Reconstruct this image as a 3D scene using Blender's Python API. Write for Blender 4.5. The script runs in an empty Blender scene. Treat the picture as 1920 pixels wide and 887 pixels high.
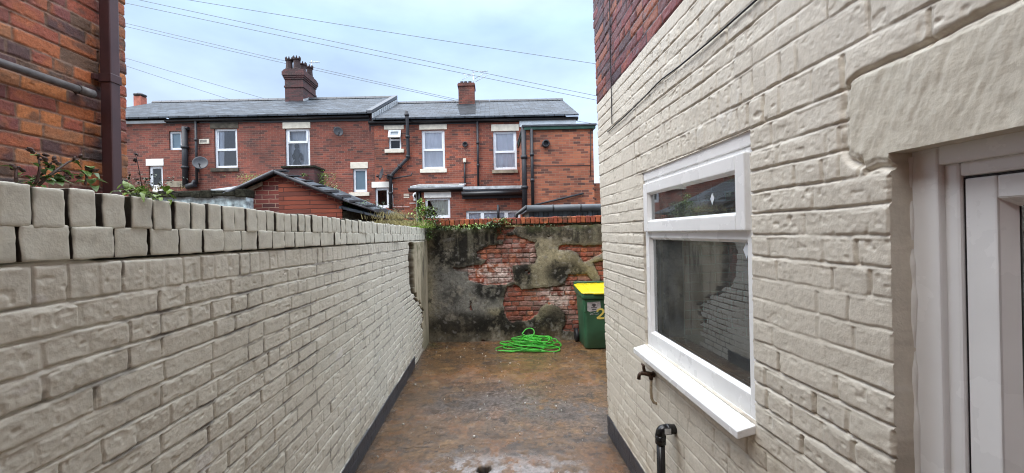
import bpy, bmesh, math, random
import numpy as np
from mathutils import Vector, Matrix

# ---------------------------------------------------------------- camera, sky, sun, exposure
SC = bpy.context.scene
COL = SC.collection
R = math.radians
F, HC, TH = 765.0, 1.70, R(1.2)          # focal length in photo pixels, eye height, camera roll
cam = bpy.data.cameras.new('camera')
cam.sensor_width = 36.0
cam.lens = 36.0 * F / 1920.0
cam.shift_x = 38.0 / 1920.0
cam.shift_y = -5.5 / 1920.0
cam.clip_start = 0.02
cam.clip_end = 3000
camo = bpy.data.objects.new('camera', cam)
COL.objects.link(camo)
camo.matrix_world = Matrix.Translation((0, 0, HC)) @ Matrix.Rotation(R(90), 4, 'X') @ Matrix.Rotation(-TH, 4, 'Z')
SC.camera = camo

SUN_EL, SUN_AZ = R(48), R(232)            # azimuth measured clockwise from +Y
world = bpy.data.worlds.new('World')
SC.world = world
world.use_nodes = True
wn, wl = world.node_tree.nodes, world.node_tree.links
wn.clear()
w_out = wn.new('ShaderNodeOutputWorld')
w_bg = wn.new('ShaderNodeBackground')
w_bg.inputs['Strength'].default_value = 0.13
w_sky = wn.new('ShaderNodeTexSky')
w_sky.sky_type = 'NISHITA'
w_sky.sun_disc = False
w_sky.sun_elevation = SUN_EL
w_sky.sun_rotation = SUN_AZ
w_sky.dust_density = 2.0
w_sky.air_density = 1.0
# a bright overcast layer: brightest overhead, thin and bluish towards the horizon, with faint cloud
w_tc = wn.new('ShaderNodeTexCoord')
w_sep = wn.new('ShaderNodeSeparateXYZ')
wl.new(w_tc.outputs['Generated'], w_sep.inputs[0])
w_ramp = wn.new('ShaderNodeValToRGB')
cr = w_ramp.color_ramp
cr.elements[0].position = 0.0;  cr.elements[0].color = (0.83, 0.885, 0.955, 1)
cr.elements[1].position = 1.0;  cr.elements[1].color = (0.95, 0.97, 1.0, 1)
e = cr.elements.new(0.22); e.color = (0.62, 0.745, 0.98, 1)
e = cr.elements.new(0.45); e.color = (0.50, 0.69, 0.93, 1)
e = cr.elements.new(0.62); e.color = (0.80, 0.88, 1.0, 1)
wl.new(w_sep.outputs['Z'], w_ramp.inputs[0])
w_gain = wn.new('ShaderNodeMapRange')
w_gain.inputs['From Min'].default_value = 0.50
w_gain.inputs['From Max'].default_value = 0.72
w_gain.inputs['To Min'].default_value = 6.0
w_gain.inputs['To Max'].default_value = 25.0
wl.new(w_sep.outputs['Z'], w_gain.inputs['Value'])
w_noise = wn.new('ShaderNodeTexNoise')
w_noise.inputs['Scale'].default_value = 2.2
w_noise.inputs['Detail'].default_value = 6.0
w_map = wn.new('ShaderNodeMapping'); w_map.inputs['Scale'].default_value = (1, 1, 2.6)
wl.new(w_tc.outputs['Generated'], w_map.inputs[0]); wl.new(w_map.outputs[0], w_noise.inputs['Vector'])
w_nr = wn.new('ShaderNodeMapRange')
w_nr.inputs['From Min'].default_value = 0.35; w_nr.inputs['From Max'].default_value = 0.7
w_nr.inputs['To Min'].default_value = 0.76; w_nr.inputs['To Max'].default_value = 1.26
wl.new(w_noise.outputs['Fac'], w_nr.inputs['Value'])
w_mul = wn.new('ShaderNodeMath'); w_mul.operation = 'MULTIPLY'
wl.new(w_gain.outputs[0], w_mul.inputs[0]); wl.new(w_nr.outputs[0], w_mul.inputs[1])
w_vm = wn.new('ShaderNodeVectorMath'); w_vm.operation = 'SCALE'
wl.new(w_ramp.outputs[0], w_vm.inputs[0]); wl.new(w_mul.outputs[0], w_vm.inputs['Scale'])
w_mix = wn.new('ShaderNodeMix'); w_mix.data_type = 'RGBA'
w_mix.inputs['Factor'].default_value = 0.82
wl.new(w_sky.outputs[0], w_mix.inputs[6]); wl.new(w_vm.outputs[0], w_mix.inputs[7])
wl.new(w_mix.outputs[2], w_bg.inputs['Color'])
wl.new(w_bg.outputs[0], w_out.inputs['Surface'])

sl = bpy.data.lights.new('sun', 'SUN')
sl.energy = 1.5
sl.angle = R(40)
sl.color = (1.0, 0.975, 0.94)
so = bpy.data.objects.new('sun', sl)
COL.objects.link(so)
sd = Vector((math.sin(SUN_AZ) * math.cos(SUN_EL), math.cos(SUN_AZ) * math.cos(SUN_EL), math.sin(SUN_EL)))
so.rotation_euler = (-sd).to_track_quat('-Z', 'Y').to_euler()
SC.view_settings.view_transform = 'Standard'
SC.view_settings.look = 'None'
SC.view_settings.gamma = 1.0
SC.view_settings.exposure = 0.85
SC.cycles.filter_width = 1.1
SC.cycles.max_bounces = 10
SC.cycles.diffuse_bounces = 5
SC.cycles.transparent_max_bounces = 12

# ---------------------------------------------------------------- helpers
rng = np.random.default_rng(11)
random.seed(5)

def P(px, py, Y):
    """a pixel of the photograph at depth Y -> point in the yard's frame"""
    u, v = px - 922.0, 438.0 - py
    c, s = math.cos(TH), math.sin(TH)
    u0, v0 = u * c + v * s, -u * s + v * c
    return Vector((u0 / F * Y, Y, HC + v0 / F * Y))

def rect(px0, py0, px1, py1, Y):
    """upright rectangle seen at those pixels in the plane Y: x0, x1, z0, z1"""
    c = P((px0 + px1) / 2, (py0 + py1) / 2, Y)
    w, h = (px1 - px0) / F * Y, (py1 - py0) / F * Y
    return c.x - w / 2, c.x + w / 2, c.z - h / 2, c.z + h / 2

def _hash(ix, iy, seed):
    h = (ix.astype(np.int64) * 374761393 + iy.astype(np.int64) * 668265263 + seed * 974711) & 0xffffffff
    h = ((h ^ (h >> 13)) * 1274126177) & 0xffffffff
    return ((h ^ (h >> 16)) & 0xffffff) / float(0xffffff)

def vn(x, y, seed=0):
    x, y = np.broadcast_arrays(np.asarray(x, float), np.asarray(y, float))
    fx, fy = np.floor(x), np.floor(y)
    tx, ty = x - fx, y - fy
    tx = tx * tx * (3 - 2 * tx); ty = ty * ty * (3 - 2 * ty)
    ix, iy = fx.astype(np.int64), fy.astype(np.int64)
    a, b = _hash(ix, iy, seed), _hash(ix + 1, iy, seed)
    c, d = _hash(ix, iy + 1, seed), _hash(ix + 1, iy + 1, seed)
    return ((a + (b - a) * tx) * (1 - ty) + (c + (d - c) * tx) * ty) * 2 - 1

def fbm(x, y, seed=0, oct=4, gain=0.55):
    s, a, t = 0, 1.0, 0.0
    for i in range(oct):
        s = s + a * vn(x * 2.03 ** i, y * 2.03 ** i, seed + i * 17)
        t += a; a *= gain
    return s / t

def sstep(a, b, x):
    t = np.clip((x - a) / (b - a), 0, 1)
    return t * t * (3 - 2 * t)

def lin(r, g, b):
    f = lambda c: c / 12.92 if c <= 0.04045 else ((c + 0.055) / 1.055) ** 2.4
    return np.array([f(r / 255), f(g / 255), f(b / 255)])

def link(o, parent=None):
    COL.objects.link(o)
    if parent is not None:
        o.parent = parent
    return o

def tag(o, label=None, cat=None, group=None, kind=None):
    if label: o['label'] = label
    if cat: o['category'] = cat
    if group: o['group'] = group
    if kind: o['kind'] = kind
    return o

def empty(name, loc, label=None, cat=None, group=None):
    o = bpy.data.objects.new(name, None)
    o.empty_display_size = 0.1
    o.location = loc
    link(o)
    return tag(o, label, cat, group)

def finish(o, parent):
    if parent is not None:
        p = parent; m = Matrix.Identity(4)
        while p is not None:
            m = p.matrix_basis @ m if p.parent is None else p.matrix_basis @ m
            p = p.parent
        o.parent = parent
        o.matrix_basis = m.inverted()
    return o

class MB:
    """collects faces, builds ONE mesh object in world coordinates"""
    def __init__(s):
        s.v, s.f, s.smooth = [], [], []
    def add(s, vs, fs, smooth=False):
        n = len(s.v)
        s.v += [tuple(p) for p in vs]
        s.f += [tuple(i + n for i in q) for q in fs]
        s.smooth += [smooth] * len(fs)
        return s
    def box(s, x0, x1, y0, y1, z0, z1):
        vs = [(x0,y0,z0),(x1,y0,z0),(x1,y1,z0),(x0,y1,z0),(x0,y0,z1),(x1,y0,z1),(x1,y1,z1),(x0,y1,z1)]
        return s.add(vs, [(3,2,1,0),(4,5,6,7),(0,1,5,4),(1,2,6,5),(2,3,7,6),(3,0,4,7)])
    def hexa(s, a, b):
        """a, b: two quads (lists of four points) joined into a solid"""
        return s.add(list(a) + list(b), [(3,2,1,0),(4,5,6,7),(0,1,5,4),(1,2,6,5),(2,3,7,6),(3,0,4,7)])
    def quad(s, a, b, c, d):
        return s.add([a, b, c, d], [(0,1,2,3)])
    def prism(s, poly, off):
        """polygon (counter-clockwise seen from -off) swept by the vector off"""
        n = len(poly); off = Vector(off)
        vs = [Vector(p) for p in poly] + [Vector(p) + off for p in poly]
        fs = [tuple(range(n)), tuple(range(2*n-1, n-1, -1))]
        fs += [(i, i + n, (i+1) % n + n, (i+1) % n) for i in range(n)]
        return s.add(vs, fs)
    def tube(s, pts, r, n=8, caps=True, closed=False):
        pts = [Vector(p) for p in pts]
        rs = r if isinstance(r, (list, tuple)) else [r] * len(pts)
        m = len(pts); ring = []
        t0 = (pts[1] - pts[0]).normalized()
        up = Vector((0,0,1)) if abs(t0.z) < 0.9 else Vector((1,0,0))
        nrm = t0.cross(up).normalized()
        vs = []
        for i in range(m):
            t = (pts[min(i+1, m-1)] - pts[max(i-1, 0)])
            t = t.normalized() if t.length > 1e-9 else t0
            nrm = (nrm - t * nrm.dot(t))
            nrm = nrm.normalized() if nrm.length > 1e-6 else t.orthogonal().normalized()
            b = t.cross(nrm)
            for k in range(n):
                a = 2 * math.pi * k / n
                vs.append(pts[i] + (nrm * math.cos(a) + b * math.sin(a)) * rs[i])
        fs = []
        for i in range(m - 1):
            for k in range(n):
                fs.append((i*n+k, i*n+(k+1) % n, (i+1)*n+(k+1) % n, (i+1)*n+k))
        s.add(vs, fs, True)
        if caps:
            q = len(s.v) - len(vs)
            s.f += [tuple(q + k for k in range(n-1, -1, -1)), tuple(q + (m-1)*n + k for k in range(n))]
            s.smooth += [False, False]
        return s
    def lathe(s, prof, c, n=16, axis=None, smooth=True):
        """profile [(r, h)] turned about axis through c"""
        c = Vector(c)
        M = (Vector(axis).to_track_quat('Z', 'Y').to_matrix() if axis is not None else Matrix.Identity(3))
        vs, fs = [], []
        for r, h in prof:
            for k in range(n):
                a = 2*math.pi*k/n
                vs.append(c + M @ Vector((r*math.cos(a), r*math.sin(a), h)))
        for i in range(len(prof)-1):
            for k in range(n):
                fs.append((i*n+k, i*n+(k+1) % n, (i+1)*n+(k+1) % n, (i+1)*n+k))
        s.add(vs, fs, smooth)
        q = len(s.v) - len(vs)
        s.f += [tuple(q+k for k in range(n-1,-1,-1)), tuple(q+(len(prof)-1)*n+k for k in range(n))]
        s.smooth += [False, False]
        return s
    def build(s, name, mat, parent=None, bevel=0.0, seg=2):
        me = bpy.data.meshes.new(name)
        me.from_pydata(s.v, [], s.f)
        me.polygons.foreach_set('use_smooth', s.smooth)
        if bevel > 0:
            bm = bmesh.new(); bm.from_mesh(me)
            bm.normal_update()
            es = [e for e in bm.edges if len(e.link_faces) == 2 and e.calc_face_angle(0) > R(35)]
            bmesh.ops.bevel(bm, geom=es, offset=bevel, segments=seg, profile=0.6, affect='EDGES', clamp_overlap=True)
            bm.to_mesh(me); bm.free()
        uv_metres(me)
        me.materials.append(mat)
        o = bpy.data.objects.new(name, me)
        COL.objects.link(o)
        return finish(o, parent)

def uv_metres(me):
    """UV map in metres: u along the horizontal, v up the face (true on walls and on roof slopes)"""
    n = len(me.polygons)
    if n == 0: return
    me.update()
    nor = np.empty(n*3); me.polygons.foreach_get('normal', nor); nor = nor.reshape(n, 3)
    tot = np.empty(n, np.int32); me.polygons.foreach_get('loop_total', tot)
    vi = np.empty(len(me.loops), np.int32); me.loops.foreach_get('vertex_index', vi)
    co = np.empty(len(me.vertices)*3); me.vertices.foreach_get('co', co); co = co.reshape(-1, 3)
    t = np.stack([-nor[:,1], nor[:,0], np.zeros(n)], 1)
    L = np.linalg.norm(t, axis=1)
    flat = L < 0.02
    t[flat] = (1, 0, 0); L[flat] = 1
    t /= L[:, None]
    b = np.cross(nor, t)
    lp = np.repeat(np.arange(n), tot)
    p = co[vi]
    uv = np.stack([(p * t[lp]).sum(1), (p * b[lp]).sum(1)], 1)
    lay = me.uv_layers.new(name='metres')
    lay.data.foreach_set('uv', uv.astype(np.float32).ravel())

def sheet(name, Pt, col, mat, parent=None, keep=None, flip=False):
    """dense grid surface; Pt (nv, nu, 3) points, col (nv, nu, 4) colour attribute"""
    nv, nu = Pt.shape[:2]
    idx = np.arange(nv * nu, dtype=np.int32).reshape(nv, nu)
    q = np.stack([idx[:-1,:-1], idx[:-1,1:], idx[1:,1:], idx[1:,:-1]], -1)
    if flip: q = q[..., ::-1]
    q = q.reshape(-1, 4) if keep is None else q[keep]
    me = bpy.data.meshes.new(name)
    me.vertices.add(nv * nu)
    me.vertices.foreach_set('co', Pt.astype(np.float32).ravel())
    me.loops.add(q.size)
    me.loops.foreach_set('vertex_index', np.ascontiguousarray(q).ravel())
    me.polygons.add(len(q))
    me.polygons.foreach_set('loop_start', np.arange(0, q.size, 4, dtype=np.int32))
    me.polygons.foreach_set('use_smooth', np.ones(len(q), bool))
    me.update(calc_edges=True)
    me.validate()
    a = me.color_attributes.new('Col', 'FLOAT_COLOR', 'POINT')
    a.data.foreach_set('color', col.astype(np.float32).ravel())
    me.materials.append(mat)
    o = bpy.data.objects.new(name, me)
    COL.objects.link(o)
    return finish(o, parent)

# ---------------------------------------------------------------- materials
def mat_new(name):
    m = bpy.data.materials.new(name); m.use_nodes = True
    nt = m.node_tree
    return m, nt.nodes, nt.links, nt.nodes['Principled BSDF']

def plain(name, c, rough=0.5, metal=0.0, var=0.12, scale=6.0, bump=0.0, bscale=60.0, spec=0.5, coat=0.0):
    """one colour with soft wear: noise in value and roughness, optional fine bump"""
    m, N, L, b = mat_new(name)
    tc = N.new('ShaderNodeTexCoord')
    nz = N.new('ShaderNodeTexNoise'); nz.inputs['Scale'].default_value = scale; nz.inputs['Detail'].default_value = 7
    L.new(tc.outputs['Object'], nz.inputs['Vector'])
    mr = N.new('ShaderNodeMapRange'); mr.inputs['From Min'].default_value = 0.3; mr.inputs['From Max'].default_value = 0.7
    mr.inputs['To Min'].default_value = 1 - var; mr.inputs['To Max'].default_value = 1 + var
    L.new(nz.outputs['Fac'], mr.inputs['Value'])
    vm = N.new('ShaderNodeVectorMath'); vm.operation = 'SCALE'
    vm.inputs[0].default_value = tuple(c)[:3]
    L.new(mr.outputs[0], vm.inputs['Scale'])
    L.new(vm.outputs[0], b.inputs['Base Color'])
    mr2 = N.new('ShaderNodeMapRange'); mr2.inputs['To Min'].default_value = max(0, rough-0.08); mr2.inputs['To Max'].default_value = min(1, rough+0.08)
    L.new(nz.outputs['Fac'], mr2.inputs['Value']); L.new(mr2.outputs[0], b.inputs['Roughness'])
    b.inputs['Metallic'].default_value = metal
    b.inputs['Specular IOR Level'].default_value = spec
    b.inputs['Coat Weight'].default_value = coat
    if bump > 0:
        n2 = N.new('ShaderNodeTexNoise'); n2.inputs['Scale'].default_value = bscale; n2.inputs['Detail'].default_value = 5
        L.new(tc.outputs['Object'], n2.inputs['Vector'])
        bp = N.new('ShaderNodeBump'); bp.inputs['Strength'].default_value = bump; bp.inputs['Distance'].default_value = 0.01
        L.new(n2.outputs['Fac'], bp.inputs['Height']); L.new(bp.outputs[0], b.inputs['Normal'])
    return m

def attr_mat(name, scale=55.0, var=0.10, bump=0.35, bdist=0.003, spec=0.5, bscale=220.0):
    """colour from the mesh's own colour attribute (alpha = roughness), with fine grain on top"""
    m, N, L, b = mat_new(name)
    at = N.new('ShaderNodeAttribute'); at.attribute_name = 'Col'
    tc = N.new('ShaderNodeTexCoord')
    nz = N.new('ShaderNodeTexNoise'); nz.inputs['Scale'].default_value = scale; nz.inputs['Detail'].default_value = 8
    nz.inputs['Roughness'].default_value = 0.65
    L.new(tc.outputs['Object'], nz.inputs['Vector'])
    mr = N.new('ShaderNodeMapRange'); mr.inputs['From Min'].default_value = 0.3; mr.inputs['From Max'].default_value = 0.7
    mr.inputs['To Min'].default_value = 1-var; mr.inputs['To Max'].default_value = 1+var
    L.new(nz.outputs['Fac'], mr.inputs['Value'])
    vm = N.new('ShaderNodeVectorMath'); vm.operation = 'SCALE'
    L.new(at.outputs['Color'], vm.inputs[0]); L.new(mr.outputs[0], vm.inputs['Scale'])
    L.new(vm.outputs[0], b.inputs['Base Color'])
    L.new(at.outputs['Alpha'], b.inputs['Roughness'])
    b.inputs['Specular IOR Level'].default_value = spec
    n2 = N.new('ShaderNodeTexNoise'); n2.inputs['Scale'].default_value = bscale; n2.inputs['Detail'].default_value = 6
    L.new(tc.outputs['Object'], n2.inputs['Vector'])
    bp = N.new('ShaderNodeBump'); bp.inputs['Strength'].default_value = bump; bp.inputs['Distance'].default_value = bdist
    L.new(n2.outputs['Fac'], bp.inputs['Height']); L.new(bp.outputs[0], b.inputs['Normal'])
    return m

def brick_mat(name, c1, c2, cm, dark=(0.03,0.02,0.018), dark_amt=0.16, stain=0.35, rough=0.75, bw=0.225, bh=0.075, mort=0.011, seed=0.0, pale=0.0):
    m, N, L, b = mat_new(name)
    uv = N.new('ShaderNodeUVMap'); uv.uv_map = 'metres'
    mp = N.new('ShaderNodeMapping'); mp.inputs['Location'].default_value = (seed, seed*0.37, 0)
    L.new(uv.outputs[0], mp.inputs[0])
    # slightly wandering courses
    wz = N.new('ShaderNodeTexNoise'); wz.inputs['Scale'].default_value = 5.0; wz.inputs['Detail'].default_value = 3
    L.new(mp.outputs[0], wz.inputs['Vector'])
    wa = N.new('ShaderNodeVectorMath'); wa.operation = 'SUBTRACT'; wa.inputs[1].default_value = (0.5,0.5,0.5)
    L.new(wz.outputs['Color'], wa.inputs[0])
    wsn = N.new('ShaderNodeVectorMath'); wsn.operation = 'SCALE'; wsn.inputs['Scale'].default_value = 0.03
    L.new(wa.outputs[0], wsn.inputs[0])
    ad = N.new('ShaderNodeVectorMath'); L.new(mp.outputs[0], ad.inputs[0]); L.new(wsn.outputs[0], ad.inputs[1])
    def bt(a, bb, mm, bias):
        t = N.new('ShaderNodeTexBrick')
        t.inputs['Scale'].default_value = 1.0
        t.inputs['Brick Width'].default_value = bw; t.inputs['Row Height'].default_value = bh
        t.inputs['Mortar Size'].default_value = mort * 0.5
        t.inputs['Mortar Smooth'].default_value = 0.3
        t.inputs['Bias'].default_value = bias
        t.inputs['Color1'].default_value = (*a, 1); t.inputs['Color2'].default_value = (*bb, 1); t.inputs['Mortar'].default_value = (*mm, 1)
        L.new(ad.outputs[0], t.inputs['Vector'])
        return t
    t1 = bt(c1, c2, cm, 0.0)
    # per-brick random: another brick texture, black to white, picks out burnt dark bricks
    t2 = bt((0,0,0), (1,1,1), (0,0,0), 0.0)
    gt = N.new('ShaderNodeMapRange'); gt.inputs['From Min'].default_value = 0.80-dark_amt*.5; gt.inputs['From Max'].default_value = 1.02-dark_amt*.5; gt.inputs['To Max'].default_value = 0.75
    nz = N.new('ShaderNodeTexNoise'); nz.inputs['Scale'].default_value = 1.1; nz.inputs['Detail'].default_value = 4; nz.inputs['Roughness'].default_value = 0.6
    L.new(mp.outputs[0], nz.inputs['Vector'])
    am = N.new('ShaderNodeMath'); am.operation = 'MULTIPLY_ADD'
    L.new(nz.outputs['Fac'], am.inputs[0]); am.inputs[1].default_value = 0.42
    a2 = N.new('ShaderNodeMath'); a2.operation = 'MULTIPLY_ADD'; L.new(t2.outputs['Color'], a2.inputs[0]); a2.inputs[1].default_value = 0.6; a2.inputs[2].default_value = 0.0
    L.new(a2.outputs[0], am.inputs[2])
    L.new(am.outputs[0], gt.inputs['Value'])
    mx = N.new('ShaderNodeMix'); mx.data_type = 'RGBA'
    L.new(gt.outputs[0], mx.inputs['Factor']); L.new(t1.outputs['Color'], mx.inputs[6]); mx.inputs[7].default_value = (*dark, 1)
    # broad weathering in value
    n3 = N.new('ShaderNodeTexNoise'); n3.inputs['Scale'].default_value = 0.7; n3.inputs['Detail'].default_value = 9; n3.inputs['Roughness'].default_value = 0.68
    L.new(mp.outputs[0], n3.inputs['Vector'])
    mr = N.new('ShaderNodeMapRange'); mr.inputs['From Min'].default_value = 0.3; mr.inputs['From Max'].default_value = 0.7
    mr.inputs['To Min'].default_value = 1-stain; mr.inputs['To Max'].default_value = 1+stain
    L.new(n3.outputs['Fac'], mr.inputs['Value'])
    vm = N.new('ShaderNodeVectorMath'); vm.operation = 'SCALE'
    L.new(mx.outputs[2], vm.inputs[0]); L.new(mr.outputs[0], vm.inputs['Scale'])
    last = vm.outputs[0]
    if pale > 0:
        n4 = N.new('ShaderNodeTexNoise'); n4.inputs['Scale'].default_value = 3.1; n4.inputs['Detail'].default_value = 10; n4.inputs['Roughness'].default_value = 0.8
        mp4 = N.new('ShaderNodeMapping'); mp4.inputs['Location'].default_value = (7.3+seed, 2.1, 0); L.new(uv.outputs[0], mp4.inputs[0])
        L.new(mp4.outputs[0], n4.inputs['Vector'])
        r4 = N.new('ShaderNodeMapRange'); r4.inputs['From Min'].default_value = 0.6; r4.inputs['From Max'].default_value = 0.75; r4.inputs['To Max'].default_value = pale
        L.new(n4.outputs['Fac'], r4.inputs['Value'])
        m4 = N.new('ShaderNodeMix'); m4.data_type = 'RGBA'; L.new(r4.outputs[0], m4.inputs['Factor']); L.new(last, m4.inputs[6]); m4.inputs[7].default_value = (0.42,0.30,0.2,1)
        last = m4.outputs[2]
    L.new(last, b.inputs['Base Color'])
    b.inputs['Roughness'].default_value = rough
    bp = N.new('ShaderNodeBump'); bp.inputs['Strength'].default_value = 0.8; bp.inputs['Distance'].default_value = 0.008; bp.invert = True
    L.new(t1.outputs['Fac'], bp.inputs['Height']); L.new(bp.outputs[0], b.inputs['Normal'])
    return m

def slate_mat(name, seed=0.0):
    m, N, L, b = mat_new(name)
    uv = N.new('ShaderNodeUVMap'); uv.uv_map = 'metres'
    mp = N.new('ShaderNodeMapping'); mp.inputs['Location'].default_value = (seed, seed*.3, 0)
    L.new(uv.outputs[0], mp.inputs[0])
    t = N.new('ShaderNodeTexBrick')
    t.inputs['Scale'].default_value = 1.0; t.inputs['Brick Width'].default_value = 0.36; t.inputs['Row Height'].default_value = 0.26
    t.inputs['Mortar Size'].default_value = 0.016; t.inputs['Mortar Smooth'].default_value = 0.2
    t.inputs['Color1'].default_value = (0.022,0.031,0.042,1); t.inputs['Color2'].default_value = (0.078,0.096,0.120,1); t.inputs['Mortar'].default_value = (0.008,0.009,0.011,1)
    L.new(mp.outputs[0], t.inputs['Vector'])
    nz = N.new('ShaderNodeTexNoise'); nz.inputs['Scale'].default_value = 1.1; nz.inputs['Detail'].default_value = 9; nz.inputs['Roughness'].default_value = .7
    L.new(mp.outputs[0], nz.inputs['Vector'])
    mr = N.new('ShaderNodeMapRange'); mr.inputs['From Min'].default_value = .3; mr.inputs['From Max'].default_value = .7; mr.inputs['To Min'].default_value = .35; mr.inputs['To Max'].default_value = 1.25
    L.new(nz.outputs['Fac'], mr.inputs['Value'])
    ms = N.new('ShaderNodeMapping'); ms.inputs['Scale'].default_value = (1.6, 4.2, 1); L.new(mp.outputs[0], ms.inputs[0])
    ns = N.new('ShaderNodeTexNoise'); ns.inputs['Scale'].default_value = 1.0; ns.inputs['Detail'].default_value = 4; ns.inputs['Roughness'].default_value = .75; L.new(ms.outputs[0], ns.inputs['Vector'])
    rs = N.new('ShaderNodeMapRange'); rs.inputs['From Min'].default_value = .35; rs.inputs['From Max'].default_value = .65; rs.inputs['To Min'].default_value = .35; rs.inputs['To Max'].default_value = 1.5
    L.new(ns.outputs['Fac'], rs.inputs['Value'])
    mm = N.new('ShaderNodeMath'); mm.operation = 'MULTIPLY'; L.new(mr.outputs[0], mm.inputs[0]); L.new(rs.outputs[0], mm.inputs[1])
    vm = N.new('ShaderNodeVectorMath'); vm.operation = 'SCALE'; L.new(t.outputs['Color'], vm.inputs[0]); L.new(mm.outputs[0], vm.inputs['Scale'])
    L.new(vm.outputs[0], b.inputs['Base Color'])
    r2 = N.new('ShaderNodeMapRange'); r2.inputs['To Min'].default_value = .42; r2.inputs['To Max'].default_value = .75; b.inputs['Specular IOR Level'].default_value = .22
    L.new(nz.outputs['Fac'], r2.inputs['Value']); L.new(r2.outputs[0], b.inputs['Roughness'])
    n2 = N.new('ShaderNodeTexNoise'); n2.inputs['Scale'].default_value = 4.5; L.new(mp.outputs[0], n2.inputs['Vector'])
    ad = N.new('ShaderNodeMath'); ad.operation = 'SUBTRACT'; L.new(n2.outputs['Fac'], ad.inputs[0]); L.new(t.outputs['Fac'], ad.inputs[1])
    bp = N.new('ShaderNodeBump'); bp.inputs['Strength'].default_value = .6; bp.inputs['Distance'].default_value = .012
    L.new(ad.outputs[0], bp.inputs['Height']); L.new(bp.outputs[0], b.inputs['Normal'])
    return m

def glass_mat(name, tint, refl=0.25, rough=0.01, ior=1.6, haze=0.0):
    """double glazing: Fresnel reflection over a tinted see-through pane"""
    m, N, L, b = mat_new(name)
    N.remove(b)
    out = N['Material Output']
    g = N.new('ShaderNodeBsdfGlossy'); g.inputs['Roughness'].default_value = rough; g.inputs['Color'].default_value = (0.95,0.97,1,1)
    t = N.new('ShaderNodeBsdfTransparent'); t.inputs['Color'].default_value = (*tint, 1)
    fr = N.new('ShaderNodeFresnel'); fr.inputs['IOR'].default_value = ior
    ad = N.new('ShaderNodeMath'); ad.operation = 'ADD'; ad.use_clamp = True; ad.inputs[1].default_value = refl
    L.new(fr.outputs[0], ad.inputs[0])
    tc = N.new('ShaderNodeTexCoord'); nz = N.new('ShaderNodeTexNoise'); nz.inputs['Scale'].default_value = 1.3
    L.new(tc.outputs['Object'], nz.inputs['Vector'])
    bp = N.new('ShaderNodeBump'); bp.inputs['Strength'].default_value = .04; bp.inputs['Distance'].default_value = .02
    L.new(nz.outputs['Fac'], bp.inputs['Height']); L.new(bp.outputs[0], g.inputs['Normal'])
    mx = N.new('ShaderNodeMixShader'); L.new(ad.outputs[0], mx.inputs[0]); L.new(t.outputs[0], mx.inputs[1]); L.new(g.outputs[0], mx.inputs[2])
    last = mx.outputs[0]
    if haze > 0:  # grey diffuse layer paints a pale reflected haze into the pane, with drop spots
        df = N.new('ShaderNodeBsdfDiffuse'); df.inputs['Color'].default_value = (.55,.58,.55,1)
        nd = N.new('ShaderNodeTexNoise'); nd.inputs['Scale'].default_value = 9; nd.inputs['Detail'].default_value = 8; L.new(tc.outputs['Object'], nd.inputs['Vector'])
        vo = N.new('ShaderNodeTexVoronoi'); vo.inputs['Scale'].default_value = 95; L.new(tc.outputs['Object'], vo.inputs['Vector'])
        dr = N.new('ShaderNodeMapRange'); dr.inputs['From Min'].default_value = .22; dr.inputs['From Max'].default_value = .08; dr.inputs['To Max'].default_value = .16; L.new(vo.outputs['Distance'], dr.inputs['Value'])
        dm = N.new('ShaderNodeMapRange'); dm.inputs['From Min'].default_value = .3; dm.inputs['From Max'].default_value = .7; dm.inputs['To Min'].default_value = haze*.5; dm.inputs['To Max'].default_value = haze*1.5; L.new(nd.outputs['Fac'], dm.inputs['Value'])
        dn = N.new('ShaderNodeMath'); dn.operation = 'MULTIPLY'; L.new(dr.outputs[0], dn.inputs[0]); L.new(nd.outputs['Fac'], dn.inputs[1])
        sm = N.new('ShaderNodeMath'); L.new(dm.outputs[0], sm.inputs[0]); L.new(dn.outputs[0], sm.inputs[1])
        m2 = N.new('ShaderNodeMixShader'); L.new(sm.outputs[0], m2.inputs[0]); L.new(last, m2.inputs[1]); L.new(df.outputs[0], m2.inputs[2]); last = m2.outputs[0]
    L.new(last, out.inputs['Surface'])
    return m

M = {}
M['painted'] = attr_mat('painted_brick', scale=42, var=0.08, bump=0.38, bdist=0.003, spec=0.5, bscale=130)
M['rawbrick'] = attr_mat('raw_brick', scale=70, var=0.28, bump=0.7, bdist=0.004, spec=0.35, bscale=190)
M['backwall'] = attr_mat('old_render', scale=26, var=0.30, bump=0.8, bdist=0.008, spec=0.2, bscale=75)
M['yard'] = attr_mat('wet_concrete', scale=30, var=0.34, bump=0.7, bdist=0.006, spec=0.5, bscale=120)
M['brick_far'] = brick_mat('far_brick', (0.205,0.050,0.030), (0.098,0.029,0.022), (0.22,0.125,0.09), dark_amt=0.26, seed=3.1, stain=.52, pale=.25)
M['brick_far2'] = brick_mat('far_brick_orange', (0.265,0.066,0.033), (0.125,0.034,0.024), (0.25,0.14,0.098), dark_amt=0.33, seed=8.7, stain=.52, pale=.25)
M['brick_ext'] = brick_mat('extension_brick', (0.36,0.118,0.056), (0.21,0.06,0.036), (0.24,0.145,0.095), dark_amt=0.42, seed=5.3, pale=0.6, stain=0.3)
M['brick_out'] = brick_mat('outhouse_brick', (0.25,0.06,0.045), (0.13,0.045,0.045), (0.40,0.27,0.2), dark_amt=0.2, seed=1.9, mort=0.014)
M['brick_near'] = brick_mat('house_brick', (0.24,0.08,0.05), (0.13,0.05,0.04), (0.2,0.15,0.11), seed=6.6)
M['red_paint_brick'] = brick_mat('red_painted_brick', (0.33,0.082,0.040), (0.22,0.055,0.032), (0.10,0.030,0.020), dark=(0.12,0.045,0.035), dark_amt=0.2, stain=0.35, mort=0.016, bw=.9, rough=.6, seed=2.2, pale=.3)
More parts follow.
